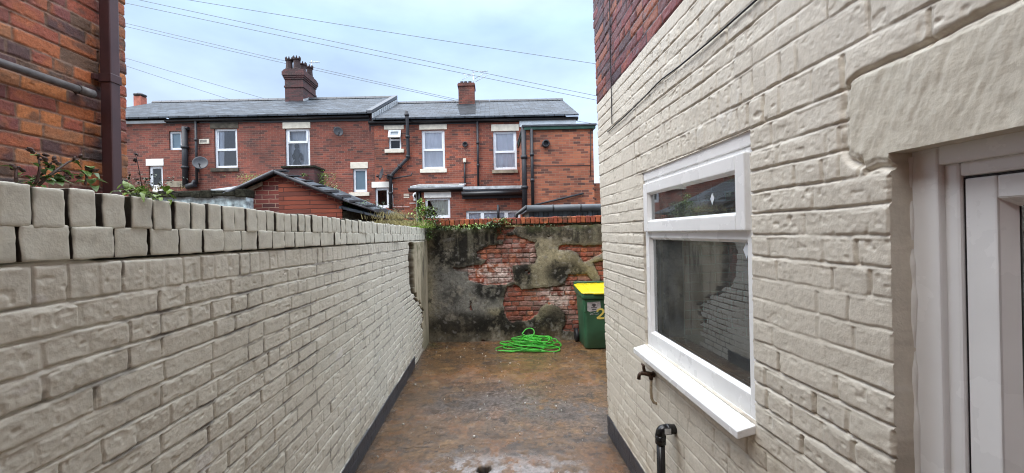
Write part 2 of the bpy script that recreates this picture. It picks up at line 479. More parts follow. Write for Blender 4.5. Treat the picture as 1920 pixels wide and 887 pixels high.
M['chim'] = brick_mat('chimney_brick', (0.095,0.028,0.027), (0.038,0.017,0.019), (0.075,0.05,0.047), dark_amt=0.25, seed=4.4)
M['slate'] = slate_mat('slate', 1.0)
M['slate2'] = slate_mat('slate_right', 14.2)
M['upvc'] = plain('white_upvc', (0.83,0.83,0.82), .27, var=.045, scale=5)
M['upvc_far'] = plain('white_frame', (0.74,0.78,0.82), .4, var=.06, scale=4)
M['lintel'] = plain('painted_lintel', (0.62,0.58,0.49), .7, var=.14, scale=7, bump=.3)
M['lintel_w'] = plain('white_lintel', (0.78,0.77,0.73), .7, var=.08, scale=7)
M['stone'] = plain('weathered_stone', (0.22,0.19,0.14), .85, var=.4, scale=6, bump=.4)
M['soot'] = plain('soot_stone', (0.07,0.06,0.045), .85, var=.7, scale=5, bump=.4)
M['black'] = plain('black_gutter', (0.012,0.012,0.014), .4, var=.3, scale=9)
M['blackpvc'] = plain('black_pvc', (0.010,0.010,0.011), .25, var=.2, scale=20)
M['iron'] = plain('old_iron', (0.018,0.019,0.024), .55, var=.4, scale=14, bump=.2)
M['greypipe'] = plain('grey_pipe', (0.13,0.12,0.115), .5, var=.35, scale=18, bump=.25)
M['brownpvc'] = plain('brown_downpipe', (0.075,0.035,0.036), .38, var=.18, scale=7)
M['lead'] = plain('lead_flashing', (0.42,0.45,0.47), .35, var=.35, scale=9, bump=.3)
M['lead_dark'] = plain('dark_lead', (0.05,0.055,0.065), .5, var=.4, scale=6, bump=.3)
M['green_fascia'] = plain('green_fascia', (0.012,0.055,0.038), .5, var=.5, scale=5)
M['white_fascia'] = plain('white_fascia', (0.60,0.66,0.70), .5, var=.15, scale=3)
M['glass'] = glass_mat('window_glass', (0.62,0.68,0.66), .16, ior=1.55, haze=.08)
M['glass_far'] = glass_mat('far_glass', (0.94,0.95,0.97), .02, ior=1.4)
M['glass_sky'] = glass_mat('far_glass_sky', (0.9,0.93,0.96), .03)
M['glass_frost'] = plain('frosted_glass', (0.11,0.165,0.21), .22, var=.1, scale=3)
M['net'] = plain('net_curtain', (0.86,0.88,0.92), .9, var=.06, scale=2)
M['curtain'] = plain('cream_curtain', (0.78,0.80,0.70), .9, var=.1, scale=5)
M['roomdark'] = plain('dim_room', (0.24,0.235,0.21), .9, var=.15, scale=2)
M['bin_green'] = plain('bin_green', (0.030,0.105,0.055), .42, var=.22, scale=4, bump=.08, bscale=300)
M['bin_yellow'] = plain('bin_yellow', (0.64,0.53,0.02), .42, var=.2, scale=6, bump=.1, bscale=120)
M['sticker'] = plain('grey_sticker', (0.42,0.42,0.42), .5, var=.3, scale=30)
M['ink'] = plain('dark_print', (0.06,0.06,0.065), .6)
M['num'] = plain('number_yellow', (0.72,0.62,0.14), .5, var=.15, scale=40)
M['rubber'] = plain('rubber', (0.010,0.010,0.012), .6, var=.3)
M['hose'] = plain('green_hose', (0.050,0.40,0.03), .42, var=.25, scale=30)
M['brass'] = plain('tarnished_brass', (0.075,0.042,0.026), .5, metal=.55, var=.5, scale=90, bump=.4, bscale=300)
M['tap_pipe'] = plain('painted_copper_pipe', (0.30,0.24,0.16), .5, var=.35, scale=60)
M['alu'] = plain('aluminium', (0.45,0.46,0.48), .35, metal=.8)
M['wire'] = plain('wire_black', (0.16,0.17,0.19), .6)
M['dish'] = plain('dish_grey', (0.045,0.048,0.056), .5, var=.2)
M['terracotta'] = plain('old_pot', (0.04,0.021,0.021), .8, var=.35, scale=9)
M['terracotta2'] = plain('red_pot', (0.40,0.13,0.09), .8, var=.25, scale=9)
M['moss'] = plain('moss', (0.030,0.030,0.022), .95, var=.6, scale=25, bump=.8, bscale=90, spec=.08)
M['stained'] = plain('stained_slate', (0.020,0.022,0.026), .7, var=.7, scale=3.5, spec=.1)
M['blue_block'] = plain('flaking_blue_paint', (0.40,0.50,0.53), .8, var=.75, scale=11, bump=.6, bscale=25)
M['felt'] = plain('grey_roof_felt', (0.065,0.075,0.085), .5, var=.2, scale=5, bump=.2)
M['slat_blue'] = plain('blue_grey_boards', (0.09,0.13,0.16), .7, var=.6, scale=8)
M['leaf'] = plain('leaf_green', (0.095,0.18,0.035), .5, var=.5, scale=9)
M['leaf_lime'] = plain('leaf_lime', (0.19,0.30,0.05), .5, var=.45, scale=12)
M['leaf_dark'] = plain('leaf_dark', (0.035,0.060,0.020), .5, var=.5, scale=12)
M['grass_dry'] = plain('dry_grass', (0.24,0.21,0.085), .7, var=.6, scale=9)
M['stem'] = plain('stem_purple', (0.075,0.042,0.035), .7, var=.4, scale=30)
M['earth'] = plain('yard_earth', (0.10,0.085,0.065), .9, var=.4, scale=2)
M['fleck'] = plain('paint_fleck', (0.66,0.64,0.58), .7)
for _m in ('leaf', 'leaf_lime', 'leaf_dark', 'grass_dry'):
    M[_m].node_tree.nodes['Principled BSDF'].inputs['Subsurface Weight'].default_value = 0.0
# ---------------------------------------------------------------- brickwork relief
def spaced(a, b, fn):
    out = [a]
    while out[-1] < b - 1e-6:
        out.append(out[-1] + fn(out[-1]))
    out = np.array(out)
    return a + (out - a) * (b - a) / (out[-1] - a)

def with_lines(arr, lines):
    """move the nearest grid line exactly onto each wanted value"""
    arr = arr.copy()
    for v in lines:
        arr[np.argmin(abs(arr - v))] = v
    return arr

def course_list(rows, u0, u1, seed, openings=(), head_every=4):
    """rows: [(v0, v1, kind)] -> joints of every course"""
    r = random.Random(seed)
    out = []
    for k, (v0, v1, kind) in enumerate(rows):
        j = [u0 - 0.3 - r.random() * 0.22]
        headers = (kind == 'mix' and k % head_every == head_every - 1)
        while j[-1] < u1 + 0.4:
            if kind == 'edge': w = 0.075 * r.uniform(0.93, 1.09)
            elif kind == 'head' or headers: w = 0.112 * r.uniform(0.92, 1.08)
            else:
                w = (0.228 if r.random() > 0.26 else 0.114) * r.uniform(0.95, 1.05)
            j.append(j[-1] + w)
        for (a, b, c, d) in openings:
            if c - .02 < (v0 + v1) / 2 < d + .02:
                j = [t for t in j if t < a - 0.045 or t > b + 0.045] + [a + .004, b - .004]
                j.sort()
        out.append((v0, v1, np.array(j)))
    return out

def brick_relief(U, V, courses, seed, bed=0.0055, perp=0.0045, round_=0.009, depth=0.010, rough=1.0, edge_w=0.0065, wav=1.0, offs=0.003):
    """U, V grids (metres along / up the wall) -> relief height and per-brick values"""
    Uw = U + wav * (0.0035 * fbm(U * 7, V * 7, seed, 3) + 0.0016 * vn(U * 31, V * 31, seed + 5))
    Vw = V + wav * (0.006 * vn(U * 1.1, V * 0.6, seed + 1) + 0.0032 * fbm(U * 6, V * 4, seed + 2, 3) + 0.0012 * vn(U * 33, V * 33, seed + 3))
    bounds = np.array([c[0] for c in courses] + [courses[-1][1]])
    k = np.clip(np.searchsorted(bounds, Vw, side='right') - 1, 0, len(courses) - 1)
    cen = np.zeros_like(U); half = np.ones_like(U); bi = np.zeros(U.shape, np.int64)
    for ci, (v0, v1, j) in enumerate(courses):
        m = k == ci
        if not m.any(): continue
        i = np.clip(np.searchsorted(j, Uw[m], side='right'), 1, len(j) - 1)
        cen[m] = (j[i] + j[i-1]) / 2; half[m] = (j[i] - j[i-1]) / 2; bi[m] = i
    b0, b1 = bounds[k], bounds[k + 1]
    r1, r2, r3, r4 = (_hash(k.astype(np.int64), bi, seed + 100 + q) for q in range(4))
    lu, lv = Uw - cen, Vw - (b0 + b1) / 2
    hv = (b1 - b0) / 2
    du = half - perp * (0.6 + 0.9 * r3) - abs(lu)
    dv = hv - bed * (0.75 + 0.5 * r4) - abs(lv)
    rr = round_ * (0.5 + r2)
    inner = np.minimum(du, dv)
    corner = (du < rr) & (dv < rr)
    d = np.where(corner, rr - np.hypot(rr - du, rr - dv), inner)
    d = d + rough * (0.0022 * fbm(U * 55, V * 55, seed + 8, 3) + 0.0026 * fbm(U * 17, V * 17, seed + 9, 2) - 0.0008)
    prof = sstep(-0.0015, np.where((lv > 0) & (hv - abs(lv) < half - abs(lu)), edge_w * 1.5, edge_w * .75), d)
    tilt = (r1 - .5) * 0.004 * lu / 0.1 + (r2 - .5) * 0.003 * lv / 0.035
    face = (r3 - .5) * 2 * offs + tilt + rough * (0.0008 * fbm(U * 19, V * 24, seed + 11, 3) + 0.0007 * vn(U * 95, V * 95, seed + 12))
    chip = sstep(0.54, 0.66, fbm(U * 13, V * 15, seed + 14, 4)) * 0.004 * rough
    pits = sstep(0.62, 0.8, vn(U * 47, V * 47, seed + 15)) * 0.0022 * rough
    face = face - chip - pits
    # the joint: weathered back under the brick above, filled out on the brick below
    g = np.where(lv < 0, .5 + .5 * np.clip((hv + lv) / bed, 0, 1), .5 - .5 * np.clip((hv - lv) / bed, 0, 1))
    g = np.where(dv < .002, g, .55)
    dep = depth * np.clip(0.85 + 0.75 * fbm(U * 2.6, V * 4.2, seed + 20, 3) + 0.25 * vn(U * 21, V * 21, seed + 21), 0.22, 2.0)
    joint = -dep * (0.12 + 1.05 * g) + rough * 0.0012 * vn(U * 60, V * 60, seed + 22)
    ridge = np.clip(1 - abs(fbm(U * 9, V * 12, seed + 31, 3)) * 5, 0, 1) ** 2 * sstep(0, .4, fbm(U * 5, V * 5, seed + 33, 2))
    face = face + rough * (.0014 * ridge + .0009 * fbm(U * 62, V * 62, seed + 35, 2))
    h = joint + (face - joint) * prof
    # a hairline opens along the underside of many bricks and at some ends
    cb = np.exp(-((hv + lv - bed * .8) / .0030) ** 2) * sstep(-.35, .2, fbm(U * 3.2, V * 11, seed + 37, 3))
    cp = np.exp(-((half - abs(lu) - perp * .5) / .0028) ** 2) * sstep(.05, .4, vn(k * 7.7 + 0 * U, bi * 3.1 + np.sign(lu) * .9, seed + 39)) * (dv > 0)
    crk = np.maximum(cb, cp * .9)
    h = h - .0065 * crk
    return dict(h=h, d=d, k=k, r1=r1, r2=r2, r3=r3, r4=r4, prof=prof, dep=dep, g=g, crk=crk)

def blend(a, b, t):
    return a * (1 - t[..., None]) + np.asarray(b) * t[..., None]

PAINT = np.array([0.620, 0.592, 0.515])
CHAR = np.array([0.040, 0.043, 0.052])

def loose_bricks(mb_mat, name, parent, pts, size, gap_fn=None, seed=0, colour=None, top_round=0.012, wear=0.004):
    """a row of worn bricks on edge: each is a lumpy rounded block; ONE mesh for the course"""
    n = 11
    V_, F_, C_ = [], [], []
    base, faces = {}, []
    lat = np.linspace(-1, 1, n)
    for ax in range(3):                      # one cube shell, shared by every brick
        for s in (-1, 1):
            for i in range(n - 1):
                for j in range(n - 1):
                    q = []
                    for (a, b) in ((i, j), (i+1, j), (i+1, j+1), (i, j+1)):
                        p = [0, 0, 0]; p[ax] = float(s); p[(ax+1) % 3] = lat[a]; p[(ax+2) % 3] = lat[b]
                        q.append(base.setdefault(tuple(round(float(t), 4) + 0.0 for t in p), len(base)))
                    faces.append(q[::-1] if s < 0 else q)
    keys = np.array(list(base.keys())); tmpl = np.array(faces)
    for bi, (c, sx, sy, sz) in enumerate(pts):
        hs = np.array([sx, sy, sz]) / 2
        r = top_round
        p = keys * hs
        # push lattice towards the edges so that the rounding reads
        p = np.sin(keys * math.pi / 2) * hs
        inner = np.clip(p, -(hs - r), hs - r)
        dlt = p - inner
        L = np.linalg.norm(dlt, axis=1, keepdims=True)
        p = np.where(L > 1e-9, inner + dlt / np.maximum(L, 1e-9) * np.minimum(L, r), p)
        ra = (_hash(np.array([bi]), np.array([seed]), 3)[0] - .5) * .028; rb = (_hash(np.array([bi]), np.array([seed]), 4)[0] - .5) * .03
        p = np.stack([p[:, 0] + rb * p[:, 2], p[:, 1] + ra * p[:, 2], p[:, 2] - ra * p[:, 1] * (sy < sx) - ra * p[:, 0] * (sx <= sy) * .0], 1)
        w = np.array(c) + p
        nz = np.stack([vn(w[:,1]*40 + bi*3.3, w[:,2]*40 + w[:,0]*31, seed), vn(w[:,0]*40 + bi*7.1, w[:,2]*40 + w[:,1]*31, seed+1), vn(w[:,1]*36 + w[:,0]*37, w[:,2]*29 + bi*1.7, seed+2)], 1)
        nz2 = np.stack([vn(w[:,1]*110+bi, w[:,2]*110+w[:,0]*90, seed+4)]*3, 1)
        w = w + nz * wear + nz2 * wear * .35
        off = len(V_)
        V_.extend(w.tolist()); F_.extend((tmpl + off).tolist())
        col = colour(bi, w, keys) if colour else np.tile([*PAINT, .6], (len(w), 1))
        C_.extend(col.tolist())
    me = bpy.data.meshes.new(name)
    me.from_pydata(V_, [], F_)
    me.polygons.foreach_set('use_smooth', np.ones(len(F_), bool))
    a = me.color_attributes.new('Col', 'FLOAT_COLOR', 'POINT')
    a.data.foreach_set('color', np.array(C_, np.float32).ravel())
    me.materials.append(mb_mat)
    o = bpy.data.objects.new(name, me); COL.objects.link(o)
    return finish(o, parent)

# ---------------------------------------------------------------- ground
g_mb = MB()
g_mb.quad((-900, -900, -0.06), (900, -900, -0.06), (900, 900, -0.06), (-900, 900, -0.06))
tag(g_mb.build('ground', M['earth']), kind='structure')

AL, AR, YB = -1.03, 0.95, 6.47          # left wall face, house wall face, back wall face
YC = 3.58                               # corner of the house
def yard_floor():
    Y = spaced(-1.0, 6.50, lambda y: max(0.010, min(0.0042 * abs(y), .014)) if y > 1.2 else .03)
    X = np.concatenate([np.arange(-1.10, 1.05, .0085), np.arange(1.05, 3.6, .02)])
    U, V = np.meshgrid(X, Y)
    n1 = fbm(U * 1.3, V * 1.0, 31, 5); n2 = fbm(U * 3.6, V * 3.1, 41, 5); n3 = fbm(U * 14, V * 14, 51, 4, .65)
    n4 = fbm(U * 0.9 + 7, V * 1.9, 61, 4)
    gr0 = fbm(U * 34, V * 34, 95, 4, .75)
    h = 0.006 * n1 + 0.004 * n2 + 0.0022 * n3
    brown = np.array([0.135, 0.078, 0.038]); rust = np.array([0.190, 0.088, 0.034]); ochre = np.array([0.225, 0.132, 0.058])
    slate = np.array([0.102, 0.087, 0.078]); dark = np.array([0.055, 0.043, 0.034]); pale = np.array([0.42, 0.39, 0.38])
    c = np.ones(U.shape + (3,)) * brown
    c = blend(c, rust, sstep(0.02, .40, n2 + .35 * n4) * .75)
    c = blend(c, ochre, sstep(.16, .5, fbm(U * 5, V * 6, 71, 5) + .15 * n1) * .65)
    # a purplish damp band across the middle and the near right
    band = np.exp(-((V - 4.05 - .25 * n2 + .10 * U) / .42) ** 2) * sstep(-1.0, -.5, U)
    c = blend(c, slate, np.clip(band * .95 + sstep(.1, .5, n4) * .45 * sstep(5.2, 4.0, V), 0, 1) * sstep(-.55, .15, n3 + n2 + .3))
    c = blend(c, dark, sstep(.18, .60, n3 + .55 * fbm(U * 2.2, V * 5, 81, 4)) * .75)
    c = blend(c, dark, sstep(.25, .6, fbm(U * 6.5, V * 11, 86, 5, .7)) * .6)
    # the washed-out patch round the drain
    hx, hy = P(908, 877, 2.95).x, 2.95
    rad = np.hypot((U - hx - .12) / 1.3, (V - hy + .16) / .75)
    pk = sstep(.66, .30, rad + .20 * n2 + .12 * n3)
    c = blend(c, pale * .78, pk * sstep(-.22, .16, n3 + .3 * n2 + .35 * gr0) * .85)
    c = blend(c, rust * .8, np.exp(-((V - 3.0) / .25) ** 2) * sstep(.55, .75, U) * .7)
    # darker along the edges
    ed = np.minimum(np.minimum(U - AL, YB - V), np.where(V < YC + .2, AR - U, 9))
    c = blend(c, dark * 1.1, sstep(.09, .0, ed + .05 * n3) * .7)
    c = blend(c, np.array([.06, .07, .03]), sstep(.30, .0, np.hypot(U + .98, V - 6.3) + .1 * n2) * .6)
    # drain hole
    rh = np.hypot((U - hx) / 1.15, V - hy) + .010 * n3 + .008 * vn(U * 25, V * 25, 91)
    hole = sstep(.052, .026, rh)
    h = h - .07 * hole - .012 * sstep(.30, .0, rad)
    c = blend(c, np.array([.020, .016, .012]), sstep(.056, .040, rh))
    gr = gr0
    c = blend(c, dark, sstep(.10, .38, fbm(U * 4.5, V * 9, 99, 6, .68)) * (1 - .6 * pk) * .6)
    c = blend(c, np.array([.22, .165, .11]), sstep(.2, .46, fbm(U * 7 + 3, V * 12, 98, 6, .7)) * .25)
    c = blend(c, dark * .8, sstep(.14, .45, gr + .45 * n3) * (1 - .5 * pk) * .6)
    c = blend(c, pale * .85, sstep(.32, .55, -gr + .30 * n2) * .22)
    c *= (1 + .30 * fbm(U * 60, V * 60, 97, 2))[..., None]
    wet = np.clip(.22 + .34 * n2 - .30 * band + .28 * n3 + .12 * gr, .12, .75)
    for (cy, sl_, ph) in ((3.35, .10, 0.), (5.1, -.06, 4.)):
        ck = np.exp(-((V - cy - sl_ * U - .05 * fbm(U * 3 + ph, V * 0, 93, 5, .65)) / .004) ** 2)
        h = h - .004 * ck; c = blend(c, np.array([.03, .024, .018]), ck * .8 * sstep(-.3, .1, fbm(U * 2 + ph, V * 0 + 1, 94, 3)))
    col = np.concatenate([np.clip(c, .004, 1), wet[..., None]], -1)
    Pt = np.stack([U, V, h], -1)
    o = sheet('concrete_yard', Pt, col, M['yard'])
    return tag(o, kind='structure')
yard_floor()

# ---------------------------------------------------------------- painted boundary wall on the left
def left_wall():
    root = empty('painted_garden_wall', (AL, 3, 0), 'cream painted brick boundary wall with brick-on-edge coping and charcoal base strip', 'wall')
    rows = [(0, .078, 'mix'), (.078, .153, 'mix')]
    z = .153
    for _ in range(19): rows.append((z, z + .0736, 'mix')); z += .0736
    zs = z
    rows.append((zs, zs + .103, 'edge'))
    ztop = zs + .187
    cs = course_list(rows, 0, 6.6, 3)
    Y = spaced(0.30, 6.50, lambda y: max(.0030, min(.0030 * y, .0105)))
    Z = np.arange(0, zs + .110, .0029)
    Z[-1] = zs + .109
    U, V = np.meshgrid(Y, Z)
    b = brick_relief(U, V, cs, 7, depth=.0042, offs=.0012, bed=.0056, edge_w=.0034)
    h = b['h']
    n1 = fbm(U * 1.6, V * 1.6, 201, 4); n2 = fbm(U * 9, V * 9, 205, 4)
    # patched and over-painted areas, where the joints are nearly filled
    fill = sstep(.22, .5, fbm(U * 1.3, V * 2.3, 207, 3)) * .6
    h = h * (1 - fill) + fill * (-.003 + .003 * n2)
    h = h + .006 * fbm(U * .9, V * .9, 209, 2)
    c = np.ones(U.shape + (3,)) * PAINT * np.array([1.08, 1.08, 1.05])
    c *= (1 + .05 * n1 + .05 * (b['r1'] - .5))[..., None]
    c = blend(c, PAINT * np.array([.88, .90, .88]), sstep(.0, .5, n1) * .6)
    rough = .52 + .12 * n2
    drip = sstep(.18, .55, fbm(U * 13, V * 1.1, 213, 4)) * sstep(.9, 1.5, V)
    c = blend(c, np.array([.30, .28, .21]), drip * .30)
    film = sstep(.1, .6, fbm(U * 2.3, V * 1.6, 215, 5)) * sstep(2.6, 1.2, U)
    c = blend(c, np.array([.40, .40, .32]), film * .28)
    splash = sstep(.42, .16, V + .08 * n2) * sstep(-.2, .4, fbm(U * 9, V * 9, 217, 4))
    c = blend(c, np.array([.36, .29, .20]), splash * .45)
    chipd = sstep(.60, .66, fbm(U * 21, V * 21, 219, 4)) * sstep(-.2, .3, n1)
    c = blend(c, np.array([.24, .17, .12]), chipd * .7)
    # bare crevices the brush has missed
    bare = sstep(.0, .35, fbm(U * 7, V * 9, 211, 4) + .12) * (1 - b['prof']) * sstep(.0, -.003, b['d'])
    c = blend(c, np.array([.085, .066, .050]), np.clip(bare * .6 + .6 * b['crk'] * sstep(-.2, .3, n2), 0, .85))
    # the second course stands out over a dirty open bed joint
    second = V > zs + .104
    lip = zs + .104
    h = h + np.where(second, .016, 0)
    gap = np.exp(-((V - lip - .003 * n2) / .0065) ** 2) * sstep(-.55, .05, fbm(U * 2.1, V * 0, 221, 3) + .25 * sstep(3.2, 1.5, U))
    h = h - .034 * gap
    c = blend(c, np.array([.025, .022, .017]), sstep(.35, .8, gap))
    openj = second * (1 - b['prof']) * sstep(-.5, .1, vn(U * 3.1, V * 2, 223))
    h = h - .016 * openj
    c = blend(c, np.array([.03, .027, .02]), openj * sstep(.0035, -.002, b['d']) * .95)
    grn = second * sstep(.2, .5, fbm(U * 6, V * 14, 225, 3)) * sstep(lip + .05, lip, V)
    c = blend(c, np.array([.06, .08, .03]), grn * .6)
    # rust-brown stain where something was fixed
    st = np.exp(-((U - 2.05) / .03) ** 2 - ((V - .98) / .05) ** 2) * sstep(-.3, .3, n2)
    c = blend(c, np.array([.20, .15, .09]), st * .8)
    # flaked places: white filler showing
    fl = sstep(.52, .62, fbm(U * 5.5, V * 6.5, 231, 4))
    c = blend(c, np.array([.72, .70, .66]), fl * .55)
    # charcoal base strip, thickly painted
    wob = .006 * fbm(U * 5, V * 0 + 3, 233, 3)
    pl = (V < .153 + wob) & (U < 5.25)
    h = np.where(pl, h * .55 + .012, h)
    c[pl] = CHAR * (1 + .3 * n2[pl])[:, None]
    c = blend(c, np.array([.10, .085, .065]), pl * sstep(.03, .0, V + .02 * n2) * .7)
    rough = np.where(pl, .42, rough)
    # the far end: a ragged crack, toothed old bricks, then a smooth stained render pier
    yb = 5.16 + .75 * sstep(1.05, .55, V) + .10 * fbm(V * 3, V * 0 + 2.2, 241, 3) + .03 * vn(V * 16, V * 0, 242)
    yb = yb + .05 * np.where((np.floor(V / .0736) % 2) == 0, 1, -1) * sstep(1.1, .9, V)
    below = sstep(zs + .09, zs + .075, V)
    ren = sstep(.015, .05, U - yb) * below
    rh = .004 + .008 * fbm(U * 4, V * 2.2, 243, 4) + .003 * fbm(U * 21, V * 17, 245, 3)
    h = h * (1 - ren) + rh * ren
    cream = np.ones(U.shape + (3,)) * np.array([.47, .41, .29])
    cream = blend(cream, np.array([.23, .20, .13]), sstep(-.05, .45, fbm(U * 9, V * 1.1, 247, 4) + .2 * n1) * .8)
    cream = blend(cream, np.array([.055, .05, .035]), sstep(.22, .5, fbm(U * 15, V * 1.6, 249, 4) + .12 * n1) * .85)
    cream = blend(cream, np.array([.10, .11, .045]), np.clip(sstep(1.2, 1.62, V) * sstep(-.2, .3, n2) + sstep(.4, .05, V) * .6, 0, 1) * .8)
    c = blend(c, cream, ren)
    rough = np.where(ren > .5, .8, rough)
    crack = np.exp(-((U - yb - .02) / (.045 + .10 * sstep(.85, 1.1, V) + .03 * n2)) ** 2) * below * sstep(.25, .42, V)
    crack = crack * sstep(-.25, .05, fbm(U * 8, V * 5, 251, 3) + .45)
    h = h - (.05 + .02 * n2) * sstep(.3, .7, crack)
    c = blend(c, np.array([.06, .046, .028]) , sstep(.25, .6, crack))
    c = blend(c, np.array([.18, .15, .10]), sstep(.4, .8, crack) * sstep(.1, .4, fbm(U * 6, V * 16, 257, 3)))
    old = sstep(-.75, -.5, U - yb) * (1 - ren) * sstep(1.10, .9, V)
    h = h - old * (1 - b['prof']) * .012
    c = blend(c, np.array([.05, .045, .035]), old * sstep(.003, -.002, b['d']) * .9)
    c *= (1 + .05 * fbm(U * 33, V * 33, 253, 2))[..., None]
    drop = -.006 * (U - .9) * V / ztop
    Pt = np.stack([AL + h, U, V + drop], -1)
    col = np.concatenate([np.clip(c, .004, 1), np.clip(rough, .2, .95)[..., None]], -1)
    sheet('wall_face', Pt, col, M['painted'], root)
    core = MB(); core.box(AL - .215, AL - .055, -1.0, 6.47, 0, ztop - .05); core.box(AL - .055, AL - .002, -1.0, .30, 0, ztop - .05)
    core.build('wall_core', M['brick_near'], root)
    core = MB(); core.hexa([(AL - .20, .25, zs + .09), (AL - .015, .25, zs + .112), (AL - .015, 6.46, zs + .08), (AL - .20, 6.46, zs + .06)], [(AL - .20, .25, ztop + .055), (AL - .020, .25, ztop + .055), (AL - .020, 6.46, ztop + .02), (AL - .20, 6.46, ztop + .02)])
    core.build('coping_mortar', M['moss'], root)
    # coping: bricks on edge
    pts = []; y = .25; r = random.Random(8)
    while y < 6.42:
        w = .067 * r.uniform(.93, 1.07)
        gap = r.choice([.003, .005, .007, .009, .012]) if r.random() > .12 else r.uniform(.014, .020)
        if y > 4.6: gap *= .6
        dz = -.006 * (y - .9) + r.uniform(-.004, .004)
        hgt = .097 + r.uniform(-.005, .004)
        pts.append(((AL + .004 - .112 + r.uniform(-.004, .004), y + w / 2, ztop + dz + hgt / 2 - .002), .222, w, hgt))
        y += w + gap
    def colr(bi, w, keys):
        t = PAINT * (1 + .05 * (random.Random(bi).random() - .5))
        c = np.tile(t * np.array([1.10, 1.13, 1.10]), (len(w), 1))
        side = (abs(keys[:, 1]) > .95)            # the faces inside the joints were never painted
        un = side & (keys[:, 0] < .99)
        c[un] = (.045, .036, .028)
        top = (keys[:, 2] > .95)
        c[top] = c[top] * .9
        ms = sstep(.2, .5, vn(w[:,1]*30, w[:,2]*26 + bi, 12)) * (abs(keys[:, 1]) > .7)
        c = c * (1 - .35 * ms[:, None]) + np.array([.07, .075, .035]) * .35 * ms[:, None]
        s = sstep(.35, .6, vn(w[:,2]*24 + bi*2.3, w[:,1]*40, 6))
        c = c * (1 - .12 * s[:, None]) + np.array([.10, .09, .06]) * .12 * s[:, None]
        return np.concatenate([c, np.full((len(w), 1), .6)], 1)
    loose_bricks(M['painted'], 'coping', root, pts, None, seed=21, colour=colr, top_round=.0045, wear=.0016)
    pts = []; y = .22
    while y < 6.42:
        w = .105 * r.uniform(.93, 1.08); gap = r.choice([.002, .004, .006, .009])
        dz = -.006 * (y - .9) + r.uniform(-.002, .002)
        pts.append(((AL + .003 - .055 + r.uniform(-.003, .003), y + w / 2, zs + .1465 + dz), .110, w, .081 + r.uniform(-.002, .003)))
        y += w + gap
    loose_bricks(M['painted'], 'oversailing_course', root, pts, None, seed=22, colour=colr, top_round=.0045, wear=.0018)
    return ztop
LW_TOP = left_wall()

